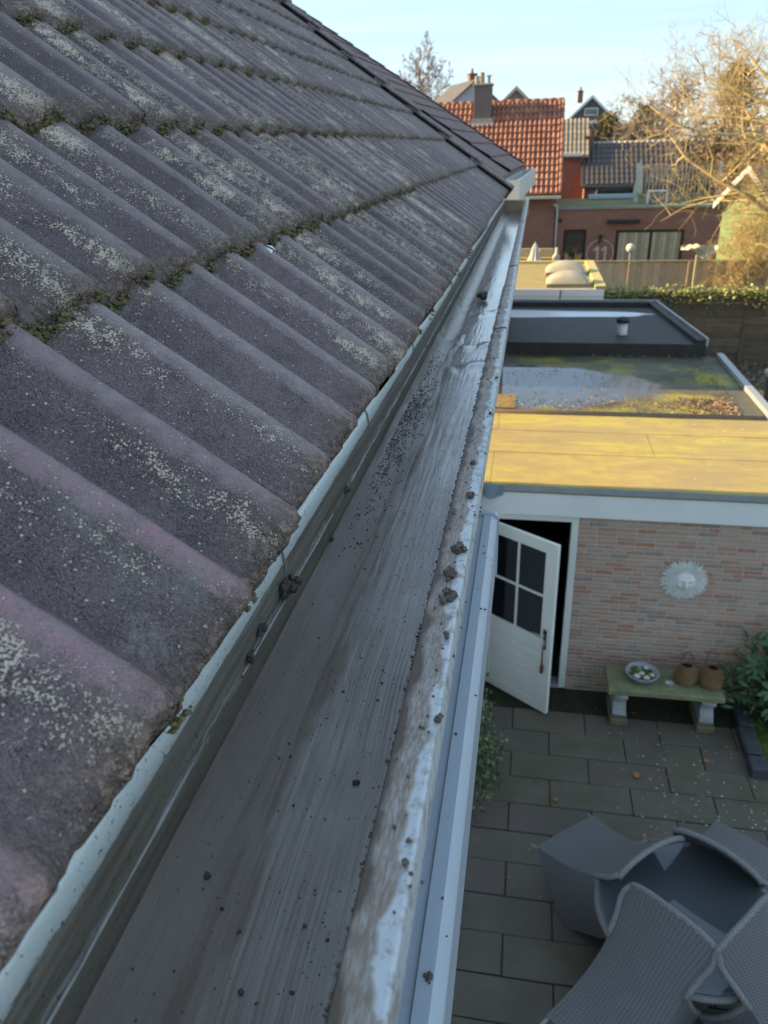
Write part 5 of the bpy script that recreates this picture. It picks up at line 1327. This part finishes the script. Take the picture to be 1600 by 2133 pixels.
# ================================================================== GARDEN THINGS behind the garage
gpz = thing('garden_parasol', 'folded white parasol in front of the brick wall beside the gutter end', 'parasol', (.12, 35.6, 0))
mb = MB(); mb.tube([(0, 0, 0), (0, 0, 1.75)], .025, 8); mb.build('pole', M_WOODW, gpz); mb = MB(); folded(mb, .32, .75, 1.72); mb.build('canopy', paint('white_cloth', (.58, .57, .52), .9), gpz, True)
M_TEAK = simple('sunlit_teak', (.42, .31, .14), (.34, .25, .11), .7, 8)
def sofa(x, y, w, lb):
    t = thing('garden_sofa', lb, 'sofa', (x, y, 0)); mb = MB(); mb.box(-w/2, w/2, -.35, .35, 1.0, 1.06); mb.build('seat', M_TEAK, t)
    mb = MB(); mb.bevbox(-w/2, w/2, .22, .36, 1.06, 1.42, .03); mb.build('back_cushion', paint('tan_cushion', (.46, .38, .22), .9), t)
    for sx_ in (-1, 1):
        for sy in (-1, 1): mb = MB(); mb.box(-.04, .04, -.04, .04, 0, 1.0); mb.build('leg', M_TEAK, t, False, (sx_*(w/2-.06), sy*.28, 0))
sofa(-.35, 36.2, .6, 'tan garden sofa left of the folded white parasol'); sofa(.62, 36.2, .65, 'tan garden sofa right of the folded white parasol')
lp = thing('garden_lantern', 'pale stone lantern post between the parasol and the dark door', 'lantern', (1.05, 35.9, 0)); mb = MB(); mb.lathe([(.12, 0), (.12, .9), (.16, .95), (.16, 1.15), (.08, 1.25), (.06, 1.5), (.001, 1.52)], 12); mb.build('post', paint('cream_stone', (.5, .46, .36), .9), lp, True)
gr = thing('pampas_grass', 'clump of dry ornamental grass before the dark door', 'grass clump', (1.72, 35.5, 0)); mb = MB(); rr = random.Random(6)
for i in range(160): a = rr.random()*6.28; l = rr.uniform(.7, 1.35); mb.tube([(rr.gauss(0, .08), rr.gauss(0, .08), 0), (math.cos(a)*.14*l, math.sin(a)*.14*l, l*.7), (math.cos(a)*.32*l, math.sin(a)*.32*l, l)], [.009, .007, .003], 3)
mb.build('blades', paint('dry_grass', (.36, .29, .14), .9), gr)
ball = thing('globe_lamp', 'white globe lamp on a thin stand before the big window', 'lamp', (4.15, 36.0, 0)); mb = MB(); mb.lump((0, 0, 1.45), .19, 0, 3); mb.build('globe', paint('white_globe', (.56, .53, .46), .5), ball, True); mb = MB(); mb.tube([(0, 0, 0), (0, 0, 1.3)], .03, 8); mb.build('stand', M_ALU, ball)
def cloth(u, v):
    x = -.55+1.1*u; dz = -.32*max(0, 1-abs(u-.62)/.38)*v**.8-.12*v; return (x, .10*math.sin(u*9+v*3)+.06*nz(u*6, v*6), .26-.10*abs(u-.45)+dz-.04*nz(u*7, 3)+.05*nz(u*9, v*4))
mb = MB(); mb.grid(cloth, 24, 12); b0 = len(mb.v); mb.v += [(x, y+.03, z-.01) for x, y, z in mb.v]; nf = len(mb.f)
for i in range(nf): mb.face([b0+k for k in mb.f[i]][::-1])
cl = tag(mb.build('cloth', paint('yellowish_white_cloth', (.62, .60, .44), .9), None, True, (5.22, 27.0, 2.30)), 'pale cloth draped over a post in front of the board fence', 'cloth')
cp = thing('clothes_post', 'wooden post under the draped pale cloth', 'post', (5.22, 27.05, 0)); mb = MB(); mb.box(-.04, .04, .08, .16, 0, 2.36); mb.build('upright', MFB[0], cp); mb = MB(); mb.tube([(-.5, .12, 2.40), (.5, .12, 2.40)], .03, 8); mb.build('bar', MFB[0], cp)

# ================================================================== TREES
def bare_tree(name, label, base, hgt, levels, mats, seed, spread=.55, r0=.14, lean=(0, 0), first=.25, droop=0.0, kids=(5, 5, 4, 4), lenf=.62, twign=3, up_=.25, start_dirs=None):
    rr = random.Random(seed); t = thing(name, label, 'tree', base); tr = MB(); cr = MB()
    def grow(p, d, L, r, lv):
        n = 5 if lv < 2 else 4 if lv == 2 else 3; pts = [p.copy()]; rad = [r]
        for i in range(n):
            jt = .08 if lv == 0 else .24
            d = (d+Vector((rr.gauss(0, jt), rr.gauss(0, jt), rr.gauss(0, .75*jt)+up_*.12-droop*.1*lv))).normalized(); p = p+d*(L/n); pts.append(p.copy()); rad.append(max(.004, r*(1-.86*(i+1)/n)))
        (tr if lv == 0 else cr).tube(pts, rad, 7 if lv == 0 else 5 if lv == 1 else 3, min(len(mats)-1, rr.randrange(len(mats))) if lv else 0, lv < 2)
        if lv >= levels: return
        nk = kids[min(lv, len(kids)-1)]
        for k in range(nk):
            f = first+(1-first)*(k+rr.random()*.7)/nk if lv == 0 else .2+.8*(k+rr.random())/nk
            f = min(f, .999); i = int(f*n); q = pts[i].lerp(pts[i+1], f*n-i)
            ax = d.orthogonal().normalized(); ax.rotate(Matrix.Rotation(rr.random()*6.283, 3, d)); nd = (d*(1-spread)+ax*spread*1.25+Vector((0, 0, up_*.35))).normalized()
            grow(q, nd, L*lenf*rr.uniform(.7, 1.2)*(1.15-.45*f), max(0.0058 if base[1] < 50 else .026, r*.52*(1-.4*f)), lv+1)
    if start_dirs:
        for d, L, r in start_dirs: grow(Vector((0, 0, 0)), Vector(d).normalized(), L, r, 0)
    else: grow(Vector((0, 0, 0)), Vector((lean[0], lean[1], 1)).normalized(), hgt, r0, 0)
    tr.build('trunk', mats[0], t, True); cr.build('crown', mats, t, True); return t
M_BK = [simple('yellow_lichen_bark', (.42, .33, .12), (.28, .21, .10), .9, 9, .4, 40, .01), simple('brown_twig', (.46, .35, .18), (.35, .26, .14), .9, 6, 0), simple('tan_twig', (.60, .48, .24), (.46, .36, .18), .9, 6, 0)]
bare_tree('bare_garden_tree', 'large bare tree with a tangle of yellowish branches at the right', (7.9, 25.3, 0), 7.2, 4, M_BK, 12, .62, .20, kids=(14, 8, 6, 5), first=.32, lenf=.60, up_=.34)
bare_tree('bare_fruit_tree', 'low bare tree with arching tan twigs in front of the board fence', (7.5, 26.4, 0), 4.5, 4, M_BK, 41, .66, .13, kids=(12, 8, 6, 5), first=.42, lenf=.62, up_=.26, droop=.02)
bare_tree('bare_bush', 'dense bare bush of tan twigs behind the board fence at the right', (7.2, 29.5, 0), 2.6, 4, M_BK, 77, .68, .10, kids=(18, 8, 6, 5), first=.15, lenf=.62, up_=.25)
M_FAR = [simple('far_branch', (.17, .125, .10), (.22, .165, .13), .9, 3, 0), simple('far_twig', (.26, .19, .15), (.21, .155, .12), .9, 3, 0)]
bare_tree('bare_skyline_tree', 'slender bare tree on the skyline left of the orange roof', (-8.1, 75, 0), 11.6, 4, M_FAR, 5, .52, .2, kids=(18, 8, 6, 4), first=.46, lenf=.42, up_=.35)
bare_tree('bare_far_tree', 'bare brown tree behind the pine on the right skyline', (10.0, 72, 0), 8.6, 4, M_FAR, 15, .55, .2, kids=(11, 6, 5, 4), first=.3, lenf=.5, up_=.3)
bare_tree('bare_far_shrub', 'low bare brown shrub below the pine', (6.9, 66, 0), 6.0, 4, M_FAR, 25, .6, .16, kids=(11, 6, 5, 4), first=.25, lenf=.6, up_=.2)
bare_tree('bare_hedge_tree', 'bare tree right of the pine above the slatted screen', (9.4, 54, 0), 7.4, 4, M_FAR, 35, .6, .16, kids=(12, 6, 6, 4), first=.25, lenf=.58, up_=.25)
def evergreen(name, label, base, hgt, shape, mats, seed, n, s0, s1, trunk_r=.15):
    rr = random.Random(seed); t = thing(name, label, 'tree', base); mb = MB(); mb.tube([(0, 0, 0), (0, 0, hgt*.5), (.05, 0, hgt*.92)], [trunk_r, trunk_r*.7, .03], 7)
    fo = MB(); cl_ = []
    for i in range(70):
        f = rr.random(); z = hgt*(.12+.86*f); w = shape(f); a = rr.random()*6.283; r = w*rr.uniform(.45, 1.0); c = Vector((r*math.cos(a), r*math.sin(a), z)); cl_.append((c, w*.28+.12)); mb.tube([(0, 0, z*.93), tuple(c)], [.03, .012], 4)
    for i in range(n):
        c, s = rr.choice(cl_); P = c+Vector((rr.gauss(0, s), rr.gauss(0, s), rr.gauss(0, s*.7))); q = rr.uniform(s0, s1); fo.leaf(P, (rr.gauss(0, 1), rr.gauss(0, 1), rr.gauss(.1, .8)), (rr.gauss(0, 1), rr.gauss(0, 1), 1), q, q*.45, rr.randrange(len(mats)), .1)
    mb.build('trunk', M_FAR[0], t, True); fo.build('crown', mats, t); return t
ME = [simple('pine_green', (.045, .085, .04), (.07, .11, .05), .8, 5, 0), simple('pine_dark', (.028, .055, .03), (.04, .07, .035), .8, 5, 0)]
MO = [simple('olive_leaf', (.13, .12, .05), (.17, .15, .065), .8, 5, 0), simple('olive_dark', (.075, .075, .035), (.10, .095, .045), .8, 5, 0)]
MBn = [simple('brown_conifer', (.20, .14, .085), (.15, .105, .065), .9, 5, 0), simple('brown_conifer_dark', (.11, .085, .05), (.14, .10, .06), .9, 5, 0)]
evergreen('pine_tree', 'dark green pine on the right skyline', (7.2, 62, 0), 8.0, lambda f: 1.25*math.sin(math.pi*min(1, f*.85+.15))**.6, ME, 3, 6000, .16, .34)
evergreen('olive_shrub_tree', 'rounded olive green evergreen below the grey villa', (4.6, 60, 0), 7.4, lambda f: 1.05*math.sin(math.pi*min(1, f*.9+.08))**.5, MO, 5, 5200, .14, .3)
evergreen('brown_conifer', 'tall brown conifer behind the bare garden tree', (9.4, 45, 0), 8.8, lambda f: 2.3*(1-f)**.7+.15, MBn, 8, 9000, .16, .34)
evergreen('beech_hedge_tree', 'russet leafy beech behind the green gable', (9.9, 40, 0), 5.2, lambda f: 2.0*math.sin(math.pi*min(1, f*.85+.12))**.5, [simple('russet_leaf', (.34, .19, .07), (.26, .15, .06), .8, 5, 0), MBn[0]], 9, 7000, .12, .24)
evergreen('leafy_far_tree', 'low olive hedge tree at the foot of the skyline trees', (8.0, 58, 0), 5.9, lambda f: 1.6*math.sin(math.pi*min(1, f*.9+.08))**.5, MO+[M_FAR[1]], 10, 6000, .14, .3)
# tangle of pruned pale branches beside the flat roof
tg = thing('branch_tangle', 'tangle of pale pruned branches beside the flat roof at the right edge', 'branches', (4.35, 14.2, 0)); mb = MB(); rr = random.Random(17)
for i in range(46):
    p = Vector((rr.gauss(.1, .30), rr.gauss(0, .45), rr.uniform(0, .6))); d = Vector((rr.gauss(-.1, .5), rr.gauss(0, .5), 1)).normalized(); pts = [p.copy()]; n = 7
    L = rr.uniform(1.1, 1.9)
    for k in range(n): d = (d+Vector((rr.gauss(0, .35), rr.gauss(0, .35), rr.gauss(-.06, .25)))).normalized(); p = p+d*L/n; pts.append(p.copy())
    r = rr.uniform(.012, .035); mb.tube(pts, [r*(1-.5*k/n) for k in range(n+1)], 5, rr.randrange(2))
mb.build('branches', [simple('pale_branch', (.42, .31, .19), (.32, .23, .14), .85, 8, .3), simple('pale_branch_b', (.34, .27, .19), (.25, .2, .14), .85, 8, .3)], tg, True)
mb = MB(); mb.box(-.1, .35, -.3, .25, 0, 1.7); mb.build('stake', M_PLK[0], tg); mb = MB(); mb.bevbox(-.16, .42, -.36, .3, 1.71, 1.80, .02); mb.build('stake_cap', M_MORTAR, tg)
# leaves on the soil beside the plank wall
mb = MB(); rr = random.Random(55)
for i in range(3000): a = rr.random()*6.28; s = rr.uniform(.04, .09); mb.leaf((rr.uniform(2.5, 10), 22.2-abs(rr.gauss(0, 1.6)), -.02+rr.random()*.03), (math.cos(a), math.sin(a), .2), (rr.gauss(0, .3), rr.gauss(0, .3), 1), s, s*.6, rr.randrange(3))
tag(mb.build('ground_leaves', ML2), 'brown leaves on the soil before the plank wall', 'leaves', kind='stuff')
